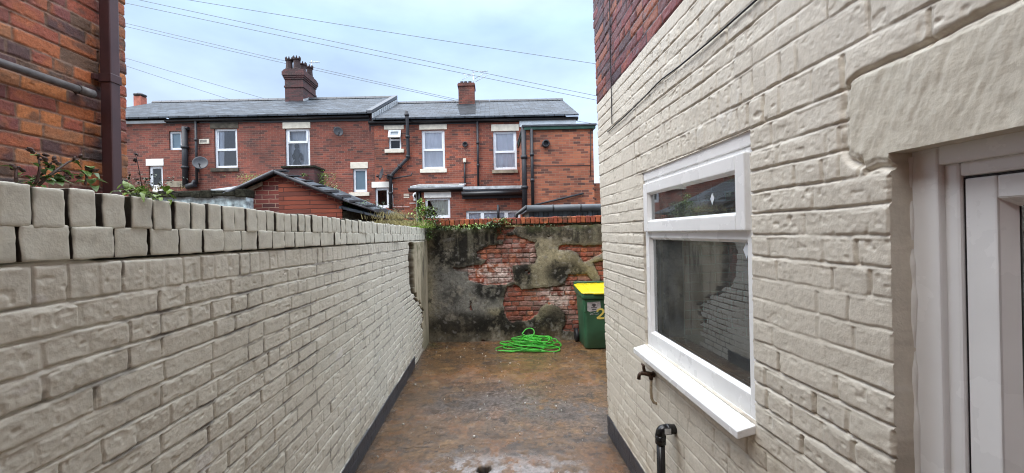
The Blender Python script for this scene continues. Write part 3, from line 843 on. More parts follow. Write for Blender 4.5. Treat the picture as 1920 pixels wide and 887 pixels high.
# ---------------------------------------------------------------- back wall
def back_wall():
    root = empty('old_back_wall', (1, YB, 0), 'old rendered brick wall with flaking black and grey render and a red brick coping', 'wall')
    x0, x1, zt = -1.12, 3.6, 1.90
    rows = [(i * .0765, (i + 1) * .0765, 'mix') for i in range(24)]
    zt = 24 * .0765
    cs = course_list(rows, x0, x1, 9, head_every=3)
    X = np.concatenate([np.arange(x0, 2.05, .0072), np.arange(2.05, x1, .02)])
    Z = np.arange(0, zt + .001, .0072); Z[-1] = zt
    U, V = np.meshgrid(X, Z)
    b = brick_relief(U, V, cs, 19, depth=.012, offs=.006, rough=1.6)
    # pixel coordinates of this wall's surface as drawn up from the photograph
    pxs = F / YB
    def inpoly(poly):
        pts = [P(760 + a / 2.9575, 380 + c_ / 2.9575, YB) for a, c_ in poly]
        wx = U + .045 * fbm(U * 6, V * 6, 301, 6, .65); wz = V + .045 * fbm(U * 6 + 9, V * 6, 302, 6, .65)
        inside = np.zeros(U.shape, bool); dist = np.full(U.shape, 9.0)
        n = len(pts)
        for i in range(n):
            a, q = pts[i], pts[(i+1) % n]
            cond = (a.z > wz) != (q.z > wz)
            xs = (q.x - a.x) * (wz - a.z) / (q.z - a.z + 1e-12) + a.x
            inside ^= cond & (wx < xs)
            dx, dz = q.x - a.x, q.z - a.z
            t = np.clip(((wx - a.x) * dx + (wz - a.z) * dz) / (dx*dx + dz*dz), 0, 1)
            dist = np.minimum(dist, np.hypot(wx - a.x - t*dx, wz - a.z - t*dz))
        return np.where(inside, dist, -dist)
    A = inpoly([(390,275),(470,240),(545,235),(560,190),(610,180),(700,215),(722,215),(722,335),(640,350),(600,350),(605,440),(540,455),(420,455),(350,430),(340,385),(268,370),(270,358),(370,352),(440,340),(450,315),(400,300)])
    B = inpoly([(565,470),(600,455),(650,485),(780,462),(880,460),(900,400),(1000,395),(1030,430),(1040,720),(950,712),(868,705),(890,650),(880,610),(850,575),(790,560),(755,585),(740,610),(690,645),(590,662),(545,610),(540,540)])
    Cc = inpoly([(850,240),(1085,230),(1090,280),(1040,312),(985,328),(960,290),(930,270),(850,262)])
    D = inpoly([(505,140),(600,140),(600,160),(565,168),(560,212),(510,212)])
    E = inpoly([(1040,330),(1500,300),(1700,420),(1600,600),(1300,560),(1100,480)])
    sd = np.maximum.reduce([A, B, Cc, D, E])
    sd = np.maximum(sd, (V - 1.80) + .02 * vn(U * 9, V * 9, 310))
    spots = fbm(U * 5.5, V * 5.5, 312, 5, .6); sd = np.maximum(sd, (spots - .66) * .12)
    ren = sstep(.0035, -.0035, sd)
    n1 = fbm(U * 2.2, V * 2.2, 311, 5, .62); n2 = fbm(U * 8, V * 8, 313, 5, .62); n3 = fbm(U * 26, V * 26, 315, 3)
    rh = .027 + .007 * n1 + .004 * n2 + .0015 * n3 - .006 * sstep(-.05, 0, sd)
    h = b['h'] * (1 - ren) + rh * ren
    # colours of the bare bricks
    red = np.array([.29, .080, .048]); pink = np.array([.36, .20, .165]); orange = np.array([.40, .125, .055]); dk = np.array([.13, .045, .037])
    c = np.ones(U.shape + (3,)) * red
    c = blend(c, pink, (b['r1'] > .62) * .8); c = blend(c, orange, (b['r2'] > .72) * .75); c = blend(c, dk, (b['r3'] > .74) * .8)
    c = blend(c, np.array([.10, .075, .06]), sstep(.2, .9, 1 - b['prof']) * sstep(-.5, .2, n2) * .9)
    def blob(px, py, rx, ry, s=1.0):
        p = P(760 + px / 2.9575, 380 + py / 2.9575, YB)
        k = 1 / 2.9575 / pxs
        wx = U + .07 * n1 + .03 * n2; wz = V + .07 * fbm(U * 2.2 + 5, V * 2.2, 317, 5) + .03 * n2
        return np.clip(np.exp(-(((wx - p.x) / (rx * k)) ** 2 + ((wz - p.z) / (ry * k)) ** 2)) * 1.6, 0, 1) * s
    white = np.array([.62, .52, .46])
    eff = np.clip(blob(420, 400, 130, 60) + blob(840, 510, 75, 75) + blob(500, 420, 110, 50, .6) + blob(660, 290, 80, 90, .35), 0, 1)
    c = blend(c, white, np.clip(eff + .06, 0, 1) * sstep(-.35, .3, n2 + .5 * n3) * .75)
    # render: olive grey ground, paler scoured areas, black algae
    rc = np.ones(U.shape + (3,)) * np.array([.135, .118, .082])
    rc = blend(rc, np.array([.21, .185, .125]), sstep(-.1, .5, n1 + .4 * n2) * .6)
    grey = np.clip(blob(300, 480, 130, 120) + blob(420, 560, 130, 60) + blob(150, 420, 70, 190, .5), 0, 1)
    rc = blend(rc, np.array([.25, .245, .215]), grey * sstep(-.5, .2, n2 + .3) * .9)
    buff = np.clip(blob(740, 400, 60, 75) + blob(830, 295, 70, 35) + blob(500, 602, 45, 20) + blob(740, 600, 45, 80, .9) + blob(120, 380, 40, 260, .8) + blob(1020, 370, 60, 50, .6) + blob(760, 230, 60, 20, .7), 0, 1)
    rc = blend(rc, np.array([.31, .275, .175]), buff * sstep(-.6, .1, n2 + .2) * .85)
    blk = np.clip(blob(280, 250, 190, 130) + blob(440, 200, 130, 90) + blob(620, 160, 160, 40) + blob(470, 490, 100, 50) + blob(650, 400, 60, 75) + blob(890, 395, 110, 60) + blob(960, 170, 160, 50, .8) + blob(330, 670, 240, 65, .85) + blob(640, 690, 170, 50, .7) + blob(250, 520, 60, 60, .7) + blob(820, 680, 120, 90, .75) + blob(560, 640, 40, 70, .9), 0, 1)
    rc = blend(rc, np.array([.009, .0085, .007]), np.clip(blk * sstep(-.75, .05, n2 + .35 * n3) * .95, 0, .96))
    rc = blend(rc, np.array([.12, .09, .05]), sstep(.32, .0, V + .08 * n2) * sstep(-.3, .3, n1) * .6)
    rc = blend(rc, np.array([.22, .21, .19]), sstep(.28, .5, fbm(U * 13, V * 13, 321, 4)) * .45)
    # runs washed down from the coping
    run = sstep(.15, .5, fbm(U * 11, V * .9, 323, 4)) * sstep(1.1, 1.8, V)
    rc = blend(rc, np.array([.20, .19, .135]), run * .5)
    soot = np.clip(np.exp(-np.clip(sd, 0, 1) / .05) * .9, 0, 1) * sstep(-.3, .35, n2 + .4 * n1)  # bare brick goes darker towards the render edges
    c = blend(c, np.array([.060, .040, .030]), soot * .85)
    c = blend(c, np.array([.075, .055, .042]), sstep(-.05, .5, fbm(U * 3.1, V * 3.1, 337, 5)) * .45)
    c = blend(c, rc, ren)
    edge = np.exp(-(sd / .014) ** 2)
    c = blend(c, np.array([.03, .024, .018]), edge * sstep(-.2, .3, n2) * .6)
    mossy = sstep(1.66, 1.81, V + .05 * n2) * sstep(-.2, .25, fbm(U * 4, V * 6, 327, 4) + .1)
    c = blend(c, np.array([.055, .062, .024]), mossy * .75)
    spk = fbm(U * 38, V * 38, 329, 4, .7)
    c *= (1.12 * (1 + .22 * n3 + .28 * np.clip(spk, -1, 1)))[..., None]
    c = blend(c, np.array([.36, .33, .26]), ren * sstep(.15, .5, fbm(U * 6, V * 5, 335, 6, .68)) * .5)
    c = blend(c, np.array([.020, .018, .015]), ren * sstep(.26, .5, fbm(U * 9, V * 6, 333, 6, .68)) * .75)
    Pt = np.stack([U, YB - h, V], -1)
    col = np.concatenate([np.clip(c, .004, 1), np.full(U.shape + (1,), .78)], -1)
    sheet('wall_face', Pt, col, M['backwall'], root)
    k = MB(); k.box(-5.3, x1, YB + .06, YB + .23, -.05, zt - .01); k.build('wall_core', M['brick_near'], root)
    # coping of red bricks on edge
    pts = []; x = -1.10; r = random.Random(4)
    while x < x1 - .05:
        w = .066 * r.uniform(.93, 1.07)
        hgt = .105 + r.uniform(-.004, .004)
        pts.append(((x + w / 2, YB + .085 + r.uniform(-.005, .005), zt + hgt / 2 + .002 + .012 * (x - .3) * .5), w, .23, hgt))
        x += w + r.uniform(.007, .011)
    def colr(bi, w, keys):
        q = random.Random(bi * 13 + 1)
        t = np.array(q.choice([(.34,.085,.038), (.40,.12,.05), (.27,.065,.035), (.22,.06,.038), (.36,.10,.045)])) * q.uniform(.8, 1.1)
        c = np.tile(t, (len(w), 1))
        s = sstep(.0, .5, fbm(w[:,0]*6, w[:,2]*18 + w[:,1]*9, 7, 3))
        c = c * (1 - .7 * s[:, None]) + np.array([.07, .06, .035]) * .7 * s[:, None]
        return np.concatenate([c, np.full((len(w), 1), .75)], 1)
    loose_bricks(M['rawbrick'], 'coping', root, pts, None, seed=33, colour=colr, top_round=.009, wear=.003)
    k = MB(); k.box(-1.12, x1, YB - .015, YB + .19, zt - .012, zt + .085); k.build('coping_mortar', M['moss'], root)
    return zt
BW_TOP = back_wall()

# ---------------------------------------------------------------- the painted house on the right
DOOR = (-0.30, 0.970, -.01, 1.872)
WIN = (1.492, 2.570, 0.985, 2.060)
PAINT_Z = 2.815
LIN = (1.085, 1.870, 2.108)            # left end, underside, top of the stone lintel
def right_house():
    root = empty('painted_house', (AR, 1.6, 0), 'cream painted brick house side with white window, white door and bare red brick above', 'house')
    rows = []; z = 0.0
    while z < WIN[3] - .02: rows.append([z, z + .0762, 'mix']); z += .0762
    rows[-1][1] = WIN[3] + .004; z = rows[-1][1]
    arch0 = z
    rows.append([z, z + .108, 'mix']); z += .108
    rows.append([z, z + .108, 'mix']); z += .108
    while z < 4.5: rows.append([z, z + .0762, 'mix']); z += .0762
    ops = [DOOR, WIN]
    cs = course_list(rows, -.4, YC + .1, 5, openings=ops, head_every=5)
    # brick-on-edge arch courses over the window
    r = random.Random(2)
    for ci, (v0, v1, j) in enumerate(cs):
        if abs(v1 - v0 - .108) < .004 and v0 > 2.0:
            w0, w1 = WIN[0] - .16, WIN[1] + .2
            keep = [t for t in j if t < w0 - .05 or t > w1 + .05]
            t = w0
            while t < w1: keep.append(t); t += .076 * r.uniform(.9, 1.12)
            keep = np.array(sorted(keep)); cs[ci] = (v0, v1, keep)
    Y = spaced(-.30, YC, lambda y: max(.0031, min(.0031 * abs(y), .0100)) if y > .6 else .006)
    Z = np.concatenate([np.arange(0, 2.75, .0036), np.arange(2.75, 4.4, .0075)])
    Y = with_lines(Y, [DOOR[1], WIN[0], WIN[1]]); Z = with_lines(Z, [DOOR[3], WIN[2], WIN[3]])
    U, V = np.meshgrid(Y, Z)
    raw = V > PAINT_Z
    b = brick_relief(U, V, cs, 23, depth=.0045, offs=.0014, bed=.0060, edge_w=.0034)
    h = b['h']
    n1 = fbm(U * 1.5, V * 1.5, 401, 4); n2 = fbm(U * 9, V * 9, 403, 4); n3 = fbm(U * 30, V * 30, 405, 3)
    fill = sstep(.18, .5, fbm(U * 1.4, V * 2.1, 407, 3)) * .55
    h = np.where(raw, h * 1.25, h * (1 - fill) + fill * (-.0025 + .003 * n2))
    h = h + .007 * fbm(U * .8, V * .8, 409, 2)
    c = np.ones(U.shape + (3,)) * PAINT * np.array([1.05, 1.015, .98])
    c *= (1 + .04 * n1 + .05 * (b['r1'] - .5))[..., None]
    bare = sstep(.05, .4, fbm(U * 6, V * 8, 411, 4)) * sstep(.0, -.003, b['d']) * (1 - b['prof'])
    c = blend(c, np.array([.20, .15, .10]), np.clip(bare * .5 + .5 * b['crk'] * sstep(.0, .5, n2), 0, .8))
    fl = sstep(.55, .65, fbm(U * 5, V * 6, 413, 4)); c = blend(c, np.array([.70, .67, .60]), fl * .5)
    rough = .46 + .12 * n2
    splash = sstep(.45, .16, V + .08 * n2) * sstep(-.2, .4, fbm(U * 9, V * 9, 415, 4))
    c = blend(c, np.array([.38, .30, .20]), splash * .45)
    chipd = sstep(.60, .66, fbm(U * 21, V * 21, 417, 4)) * sstep(-.1, .4, n1)
    c = blend(c, np.array([.30, .22, .15]), chipd * .6)
    drip = sstep(.25, .6, fbm(U * 14, V * 1.0, 419, 4)) * sstep(-.2, .3, n1)
    c = blend(c, np.array([.42, .38, .30]), drip * .25)
    # weeping stains under the sill end and the waste pipe
    stn = np.exp(-((U - 1.40) / .05) ** 2) * sstep(.99, .9, V) * sstep(.45, .9, V) + np.exp(-((U - 2.12) / .03) ** 2) * sstep(.62, .58, V) * sstep(.2, .6, V)
    c = blend(c, np.array([.30, .24, .16]), np.clip(stn * sstep(-.4, .3, n2), 0, 1) * .55)
    # stone lintel over the door: tooled, rough-edged
    edge = .014 * fbm(U * 8, V * 8, 421, 4) + .005 * n3 - .03 * sstep(LIN[2] - .07, LIN[2], V) * sstep(.5, .95, U)
    ld = np.minimum(np.minimum(LIN[0] - U, V - LIN[1] + .02), LIN[2] - V) + edge
    rr = .05
    du, dv = LIN[0] - U, np.minimum(V - LIN[1], LIN[2] - V)
    cr_ = (du < rr) & (dv < rr) & (du > -.02)
    ld = np.where(cr_, rr - np.hypot(rr - du, rr - dv) + edge, ld)
    lm = sstep(-.004, .012, ld)
    tool = .0016 * np.sin((V * 1.0 + U * .35) * 2 * math.pi / .021 + 3 * n1 + 1.5 * fbm(U * 12, V * 3, 425, 2)) * sstep(-.6, .2, fbm(U * 6, V * 5, 427, 3)) * .0
    strokes = .0028 * fbm(U * 42 + V * 14, V * 9 - U * 3, 428, 3) + .002 * fbm(U * 10, V * 10, 429, 3) + .0012 * n3
    lh = .003 + tool + strokes * 1.15 - .008 * sstep(.014, .0, ld) * (1 + .6 * n2)
    groove = np.exp(-((ld + .010) / .009) ** 2) * sstep(-.6, .1, n2 + .2)
    h = h * (1 - lm) + lh * lm - .016 * groove * (1 - lm)
    c = blend(c, PAINT * np.array([1.03, 1.0, .94]), lm)
    # charcoal base strip
    wob = .005 * fbm(U * 5, V * 0, 431, 3)
    pl = V < .158 + wob
    h = np.where(pl, h * .5 + .010, h); c[pl] = CHAR * (1 + .3 * n2[pl])[:, None]; rough = np.where(pl, .4, rough)
    # bare brick above the paint
    pal = np.array([(.22,.060,.040), (.13,.042,.038), (.085,.040,.042), (.30,.095,.045), (.15,.06,.055), (.19,.05,.045), (.105,.045,.04)])
    bc = pal[(b['r1'] * len(pal)).astype(int) % len(pal)] * (.75 + .5 * b['r2'])[..., None]
    bc = blend(bc, np.array([.36, .115, .05]), sstep(.25, .6, n2) * .5)
    bc = blend(bc, np.array([.20, .19, .21]), sstep(.42, .7, fbm(U * 13, V * 13, 441, 4)) * .6)
    bc = blend(bc, np.array([.05, .035, .035]), sstep(.2, .9, 1 - b['prof']) * .85)
    c = np.where(raw[..., None], bc, c); rough = np.where(raw, .5 + .15 * n3, rough)
    c *= (1 + .045 * fbm(U * 33, V * 33, 443, 2))[..., None]
    # the corner: each course ends a little differently; old walls lean
    end = sstep(YC - .30, YC, U)
    tip = sstep(YC - .045, YC, U)
    lean = -.14 + .062 * V
    jag = .010 * (_hash(b['k'].astype(np.int64), np.zeros_like(b['k'], np.int64), 77) - .5) - .007 * (1 - b['prof']) + .005 * n3
    Up = U + end * lean + tip * jag
    h = h - .018 * sstep(YC - .018, YC + .001, U)
    Pt = np.stack([AR - h, Up, V], -1)
    col = np.concatenate([np.clip(c, .004, 1), np.clip(rough, .2, .95)[..., None]], -1)
    cu, cv = (U[:-1, :-1] + U[1:, 1:]) / 2, (V[:-1, :-1] + V[1:, 1:]) / 2
    keep = np.ones(cu.shape, bool)
    for (a, q, d_, e_) in ops:
        keep &= ~((cu > a) & (cu < q) & (cv > d_) & (cv < e_))
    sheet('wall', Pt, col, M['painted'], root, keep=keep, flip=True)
    # reveals of the two openings carry the wall's own broken edge inwards
    def reveal(name, iv, iu, dep, flip):
        e0 = Pt[iv, iu].reshape(-1, 3); n = 9
        cc = col[iv, iu].reshape(-1, 4)
        steps = np.linspace(0, 1, n)
        g = np.stack([e0 + np.array([1, 0, 0]) * (dep + 0*e0[:, :1]) * s for s in steps], 0)
        along = (e0[:, 1] + e0[:, 2])
        wv = np.stack([.0022 * fbm(along * 22, along * 0 + s * 5, 451, 3) for s in steps], 0) * sstep(0, .2, steps)[:, None]
        if abs(e0[0, 1] - e0[-1, 1]) < .05: g[..., 1] += wv
        else: g[..., 2] += wv
        return sheet(name, g, np.tile(cc[None], (n, 1, 1)), M['painted'], root, flip=flip)
    iyD = int(np.argmin(abs(Y - DOOR[1]))); izD = int(np.argmin(abs(Z - DOOR[3])))
    iy0, iy1 = int(np.argmin(abs(Y - WIN[0]))), int(np.argmin(abs(Y - WIN[1])))
    iz0, iz1 = int(np.argmin(abs(Z - WIN[2]))), int(np.argmin(abs(Z - WIN[3])))
    reveal('door_reveal', slice(0, izD + 1), iyD, .16, False)
    reveal('door_reveal', izD, slice(0, iyD + 1), .16, True)
    reveal('window_reveal', slice(iz0, iz1 + 1), iy0, .12, True)
    reveal('window_reveal', slice(iz0, iz1 + 1), iy1, .12, False)
    reveal('window_reveal', iz1, slice(iy0, iy1 + 1), .12, True)
    reveal('window_reveal', iz0, slice(iy0, iy1 + 1), .12, False)
    # the rest of the body: end wall, upper wall, near part of the side wall, back, floor, ceiling, roof
    w = MB()
    lx = AR + .02
    w.hexa([(lx, YC-.30, 0), (5.2, YC-.30, 0), (5.2, YC-.145, 0), (lx, YC-.145, 0)], [(lx, YC-.04, 4.4), (5.2, YC-.04, 4.4), (5.2, YC+.11, 4.4), (lx, YC+.11, 4.4)])
    w.box(AR, 5.2, -1.0, YC + .12, 4.40, 5.5)
    w.box(5.0, 5.2, -1.0, YC - .3, 0, 4.4)
    w.box(AR, AR + .22, -1.0, -.302, 0, 4.4)
    w.build('upper_wall', M['brick_near'], root)
    w = MB(); w.box(AR + .26, 5.0, -1.0, YC - .31, .02, .10); w.box(AR + .26, 5.0, -1.0, YC - .31, 2.55, 2.68)
    w.box(AR + .16, AR + .26, WIN[1] + .01, YC - .31, .0, 2.7); w.box(AR + .16, AR + .26, DOOR[1] + .02, WIN[0] - .01, 0, 2.7)
    w.box(AR + .16, AR + .26, WIN[0] - .01, WIN[1] + .01, 0, WIN[2] - .01); w.box(AR + .16, AR + .26, WIN[0] - .01, WIN[1] + .01, WIN[3] + .01, 2.7)
    w.box(AR + .16, AR + .26, -1, DOOR[1] + .02, DOOR[3] + .02, 2.7)
    w.box(3.3, 3.4, -1.0, YC - .31, .1, 2.55)
    w.build('interior', M['roomdark'], root)
    rf = MB(); rf.hexa([(AR - .2, -1.0, 5.5), (5.2, -1.0, 7.6), (5.2, YC + .3, 7.6), (AR - .2, YC + .3, 5.5)], [(AR - .2, -1.0, 5.6), (5.2, -1.0, 7.7), (5.2, YC + .3, 7.7), (AR - .2, YC + .3, 5.6)])
    rf.build('roof', M['slate'], root)

    # ---- kitchen window: white frame, top-hung vent over a fixed pane
    y0, y1, z0, z1 = WIN
    xf = AR + .018                                    # outer plane of the frame
    strip = z1 - .052
    f = MB(); f.box(xf - .006, xf + .05, y0 + .001, y1 - .001, strip, z1 + .002)
    fr = MB()
    zt = strip; sc = .055; tr = 1.685                 # frame section, transom height
    fr.box(xf, xf + .07, y0 + .001, y0 + sc, z0, zt); fr.box(xf, xf + .07, y1 - sc, y1 - .001, z0, zt)
    fr.box(xf + .001, xf + .069, y0 + sc, y1 - sc, z0, z0 + .085); fr.box(xf + .001, xf + .069, y0 + sc, y1 - sc, zt - sc, zt)
    fr.box(xf + .001, xf + .069, y0 + sc, y1 - sc, tr - .03, tr + .03)
    win = fr.build('window', M['upvc'], root, bevel=.004)
    f.build('head_strip', M['upvc'], win, bevel=.004)
    def bead(mb, ya, yb_, za, zb, x, wd=.018):
        # sloped glazing bead round a pane
        o = [(x - .010, ya, za), (x - .010, yb_, za), (x - .010, yb_, zb), (x - .010, ya, zb)]
        i = [(x + .014, ya + wd, za + wd), (x + .014, yb_ - wd, za + wd), (x + .014, yb_ - wd, zb - wd), (x + .014, ya + wd, zb - wd)]
        n = len(mb.v); mb.v += o + i
        for k in range(4): mb.f.append((n + (k+1) % 4, n + k, n + 4 + k, n + 4 + (k+1) % 4)); mb.smooth.append(False)
    bd = MB(); bead(bd, y0 + sc - .004, y1 - sc + .004, z0 + .081, tr - .026, xf + .012)
    bd.build('glazing_bead', M['upvc'], win)
    pn = MB(); pn.quad((xf + .022, y1 - sc, z0 + .08), (xf + .022, y0 + sc, z0 + .08), (xf + .022, y0 + sc, tr - .02), (xf + .022, y1 - sc, tr - .02)); pn.build('glass_pane', M['glass'], win)
    for q in (y0 + sc + .013, y1 - sc - .016):
        gk = MB(); gk.box(xf + .024, xf + .045, q, q + .003, z0 + .09, tr - .03); gk.build('gasket', M['rubber'], win)
    # vent sash, standing proud
    va, vb, vc, vd = y0 + .030, y1 - .030, tr + .006, zt - .022
    xs = xf - .022; ws = .062
    s = MB()
    s.box(xs, xs + .04, va, va + ws, vc, vd); s.box(xs, xs + .04, vb - ws, vb, vc, vd)
    s.box(xs + .001, xs + .039, va + ws, vb - ws, vc, vc + ws); s.box(xs + .001, xs + .039, va + ws, vb - ws, vd - ws, vd)
    sash = s.build('vent_sash', M['upvc'], root, bevel=.007, seg=3)
    bd = MB(); bead(bd, va + ws - .003, vb - ws + .003, vc + ws - .003, vd - ws + .003, xs + .011, .014); bd.build('glazing_bead', M['upvc'], sash)
    pn = MB(); pn.quad((xs + .024, vb - ws + .01, vc + ws - .01), (xs + .024, va + ws - .01, vc + ws - .01), (xs + .024, va + ws - .01, vd - ws + .01), (xs + .024, vb - ws + .01, vd - ws + .01)); pn.build('glass_pane', M['glass'], sash)
    gk = MB(); gk.box(xs + .034, xs + .045, va - .005, va - .001, vc + .005, vd); gk.build('gasket', M['rubber'], sash)
    # maker's diamond labels still on the glass
    def diamond(yc, zc, a, x, par):
        m = MB(); m.prism([(x, yc - a * .62, zc), (x, yc, zc - a), (x, yc + a * .62, zc), (x, yc, zc + a)], (-.001, 0, 0)); m.build('glass_sticker', M['upvc_far'], par)
    diamond(1.785, 1.832, .026, xs + .0225, sash)
    diamond(1.585, 1.615, .032, xf + .0205, win)
    # sill
    ax, bx = xf + .012, AR - .070
    a0, a1 = y0 - .004, y1 + .012
    prof = [(ax, 0, z0 + .004), (ax, 0, z0 - .030), (bx, 0, z0 - .056), (bx, 0, z0 - .026)]
    s = MB(); s.hexa([(p[0], a0, p[2]) for p in prof], [(p[0], a1, p[2]) for p in prof])
    s.build('window_sill', M['upvc'], win, bevel=.004)
    # kitchen fitments dimly seen inside: a roller blind edge and a worktop
    m = MB(); m.box(AR + .30, AR + .9, 1.2, 3.1, .86, .90); m.build('worktop', M['roomdark'], root)

    # ---- door
    ya, yb_ = DOOR[0], DOOR[1]
    xd = AR + .052
    f = MB()
    f.box(xd, xd + .07, yb_ - .056, yb_ + .004, 0, DOOR[3] + .004); f.box(xd + .0, xd + .07, ya, yb_ - .056, DOOR[3] - .040, DOOR[3] + .004)
    df = f.build('door_frame', M['upvc'], root, bevel=.005)
    f = MB()
    f.box(xd + .014, xd + .07, yb_ - .086, yb_ - .055, 0, DOOR[3] - .039); f.box(xd + .014, xd + .07, ya, yb_ - .086, DOOR[3] - .070, DOOR[3] - .039)
    f.build('inner_frame', M['upvc'], df, bevel=.006)
    # wavy line of sealant against the brick
    pts = []; z = 0.0
    while z < DOOR[3]: pts.append((xd - .002, yb_ + .003 + .004 * float(vn(z * 17, 0, 5)), z)); z += .012
    rad = [.006 + .002 * float(vn(p[2] * 23, 4, 9)) for p in pts]
    m = MB(); m.tube(pts, rad, 7); m.build('sealant', M['lintel_w'], df)
    yl = yb_ - .090
    dz = 1.797
    lf = MB()
    st = .056
    lf.box(xd + .020, xd + .075, yl - st, yl, .02, dz); lf.box(xd + .021, xd + .074, ya, yl - st, dz - .048, dz); lf.box(xd + .021, xd + .074, ya, yl - st, .02, .9)
    door = lf.build('door', M['upvc'], root, bevel=.004)
    bd = MB(); bead(bd, ya, yl - st + .004, .896, dz - .044, xd + .030, .020); bd.build('glazing_bead', M['upvc'], door)
    pn = MB(); pn.quad((xd + .046, yl - st + .002, .9), (xd + .046, ya, .9), (xd + .046, ya, dz - .046), (xd + .046, yl - st + .002, dz - .046)); pn.build('door_glass', M['glass'], door)
    gk = MB(); gk.box(xd + .0225, xd + .070, yl + .0002, yl + .0042, .02, dz + .003); gk.box(xd + .0225, xd + .070, ya, yl, dz + .0002, dz + .0045); gk.build('door_seal', M['rubber'], door)

    # ---- black waste pipe
    p0 = P(1250, 815, 2.20)
    yw, zw, xw = 2.17, .640, AR - .075
    m = MB()
    arc = [(xw + .095, yw, zw)] + [(xw + .024 - .024 * math.sin(t), yw, zw - .024 + .024 * math.cos(t)) for t in np.linspace(0, math.pi/2, 7)] + [(xw, yw, zw - .05)]
    m.tube(arc, .0255, 14)
    m.tube([(xw, yw, zw - .03), (xw, yw, zw - .075)], .0275, 14); m.tube([(xw + .03, yw, zw), (xw + .055, yw, zw)], .0275, 14)
    wp = m.build('waste_elbow', M['blackpvc'], root)
    m = MB(); m.tube([(xw, yw, zw - .07), (xw - .004, yw - .012, .05), (xw - .004, yw - .012, .0)], .0215, 14); m.build('waste_pipe', M['blackpvc'], root)
    m = MB(); m.box(xw + .012, xw + .045, yw - .0283, yw - .0268, zw - .013, zw + .015); m.build('pipe_label', M['sticker'], wp)
    return root
HOUSE = right_house()

# outdoor tap on the house wall
def outdoor_tap():
    y, z = 2.42, .845
    x = AR
    root = empty('outdoor_tap', (x, y, z), 'rusty outdoor tap with a short bent pipe on the painted wall below the window sill', 'tap')
    m = MB()
    m.tube([(x + .0, y, z), (x - .030, y, z)], .011, 10)
    m.tube([(x - .020, y, z), (x - .035, y, z + .002), (x - .062, y + .004, z + .008), (x - .080, y + .008, z + .004)], [.013, .015, .014, .011], 10)
    m.tube([(x - .078, y + .008, z + .006), (x - .090, y + .009, z - .005), (x - .093, y + .009, z - .030)], [.011, .010, .011], 10)
    m.tube([(x - .058, y + .003, z + .005), (x - .064, y + .004, z + .035), (x - .067, y + .004, z + .050)], [.011, .009, .006], 10)
    m.lathe([(.017, 0), (.019, .004), (.017, .009), (.006, .010)], (x - .004, y, z), 12, axis=(-1, 0, 0))
    m.build('tap_body', M['brass'], root, bevel=0)
    m = MB(); m.tube([(x - .069, y - .020, z + .054), (x - .067, y + .004, z + .053), (x - .066, y + .028, z + .054)], [.0055, .0075, .0055], 8)
    m.build('tap_handle', M['brass'], root)
    m = MB()
    m.tube([(x - .024, y - .002, z - .002), (x - .024, y - .002, z - .028)], .0125, 10)
    m.build('pipe_joint', M['brass'], root)
    m = MB()
    m.tube([(x - .024, y - .002, z - .02), (x - .026, y - .002, z - .10), (x - .024, y - .004, z - .140), (x - .014, y - .010, z - .162), (x + .01, y - .016, z - .170)], .0085, 10)
    m.build('supply_pipe', M['tap_pipe'], root)
outdoor_tap()

# thin black cable clipped along the house wall
def wall_cable():
    m = MB(); pts = []
    zc = 4.38
    while zc > 2.50: pts.append((AR - .011, 3.13 + .006 * float(vn(zc * 3, 1, 3)), zc)); zc -= .06
    m.tube(pts, .004, 6)
    pts = []; y = 3.26
    while y > .9: pts.append((AR - .008 - .006 * max(0, float(vn(y * 2.3, 2, 8))), y, 2.500 + .012 * float(vn(y * 1.3, 0, 4)) + .008 * float(vn(y * 4, 0, 6)))); y -= .05
    m.tube(pts, .004, 6)
    tag(m.build('wall_cable', M['rubber']), 'thin dark cable clipped down the red brick and along the cream wall', 'cable')
wall_cable()

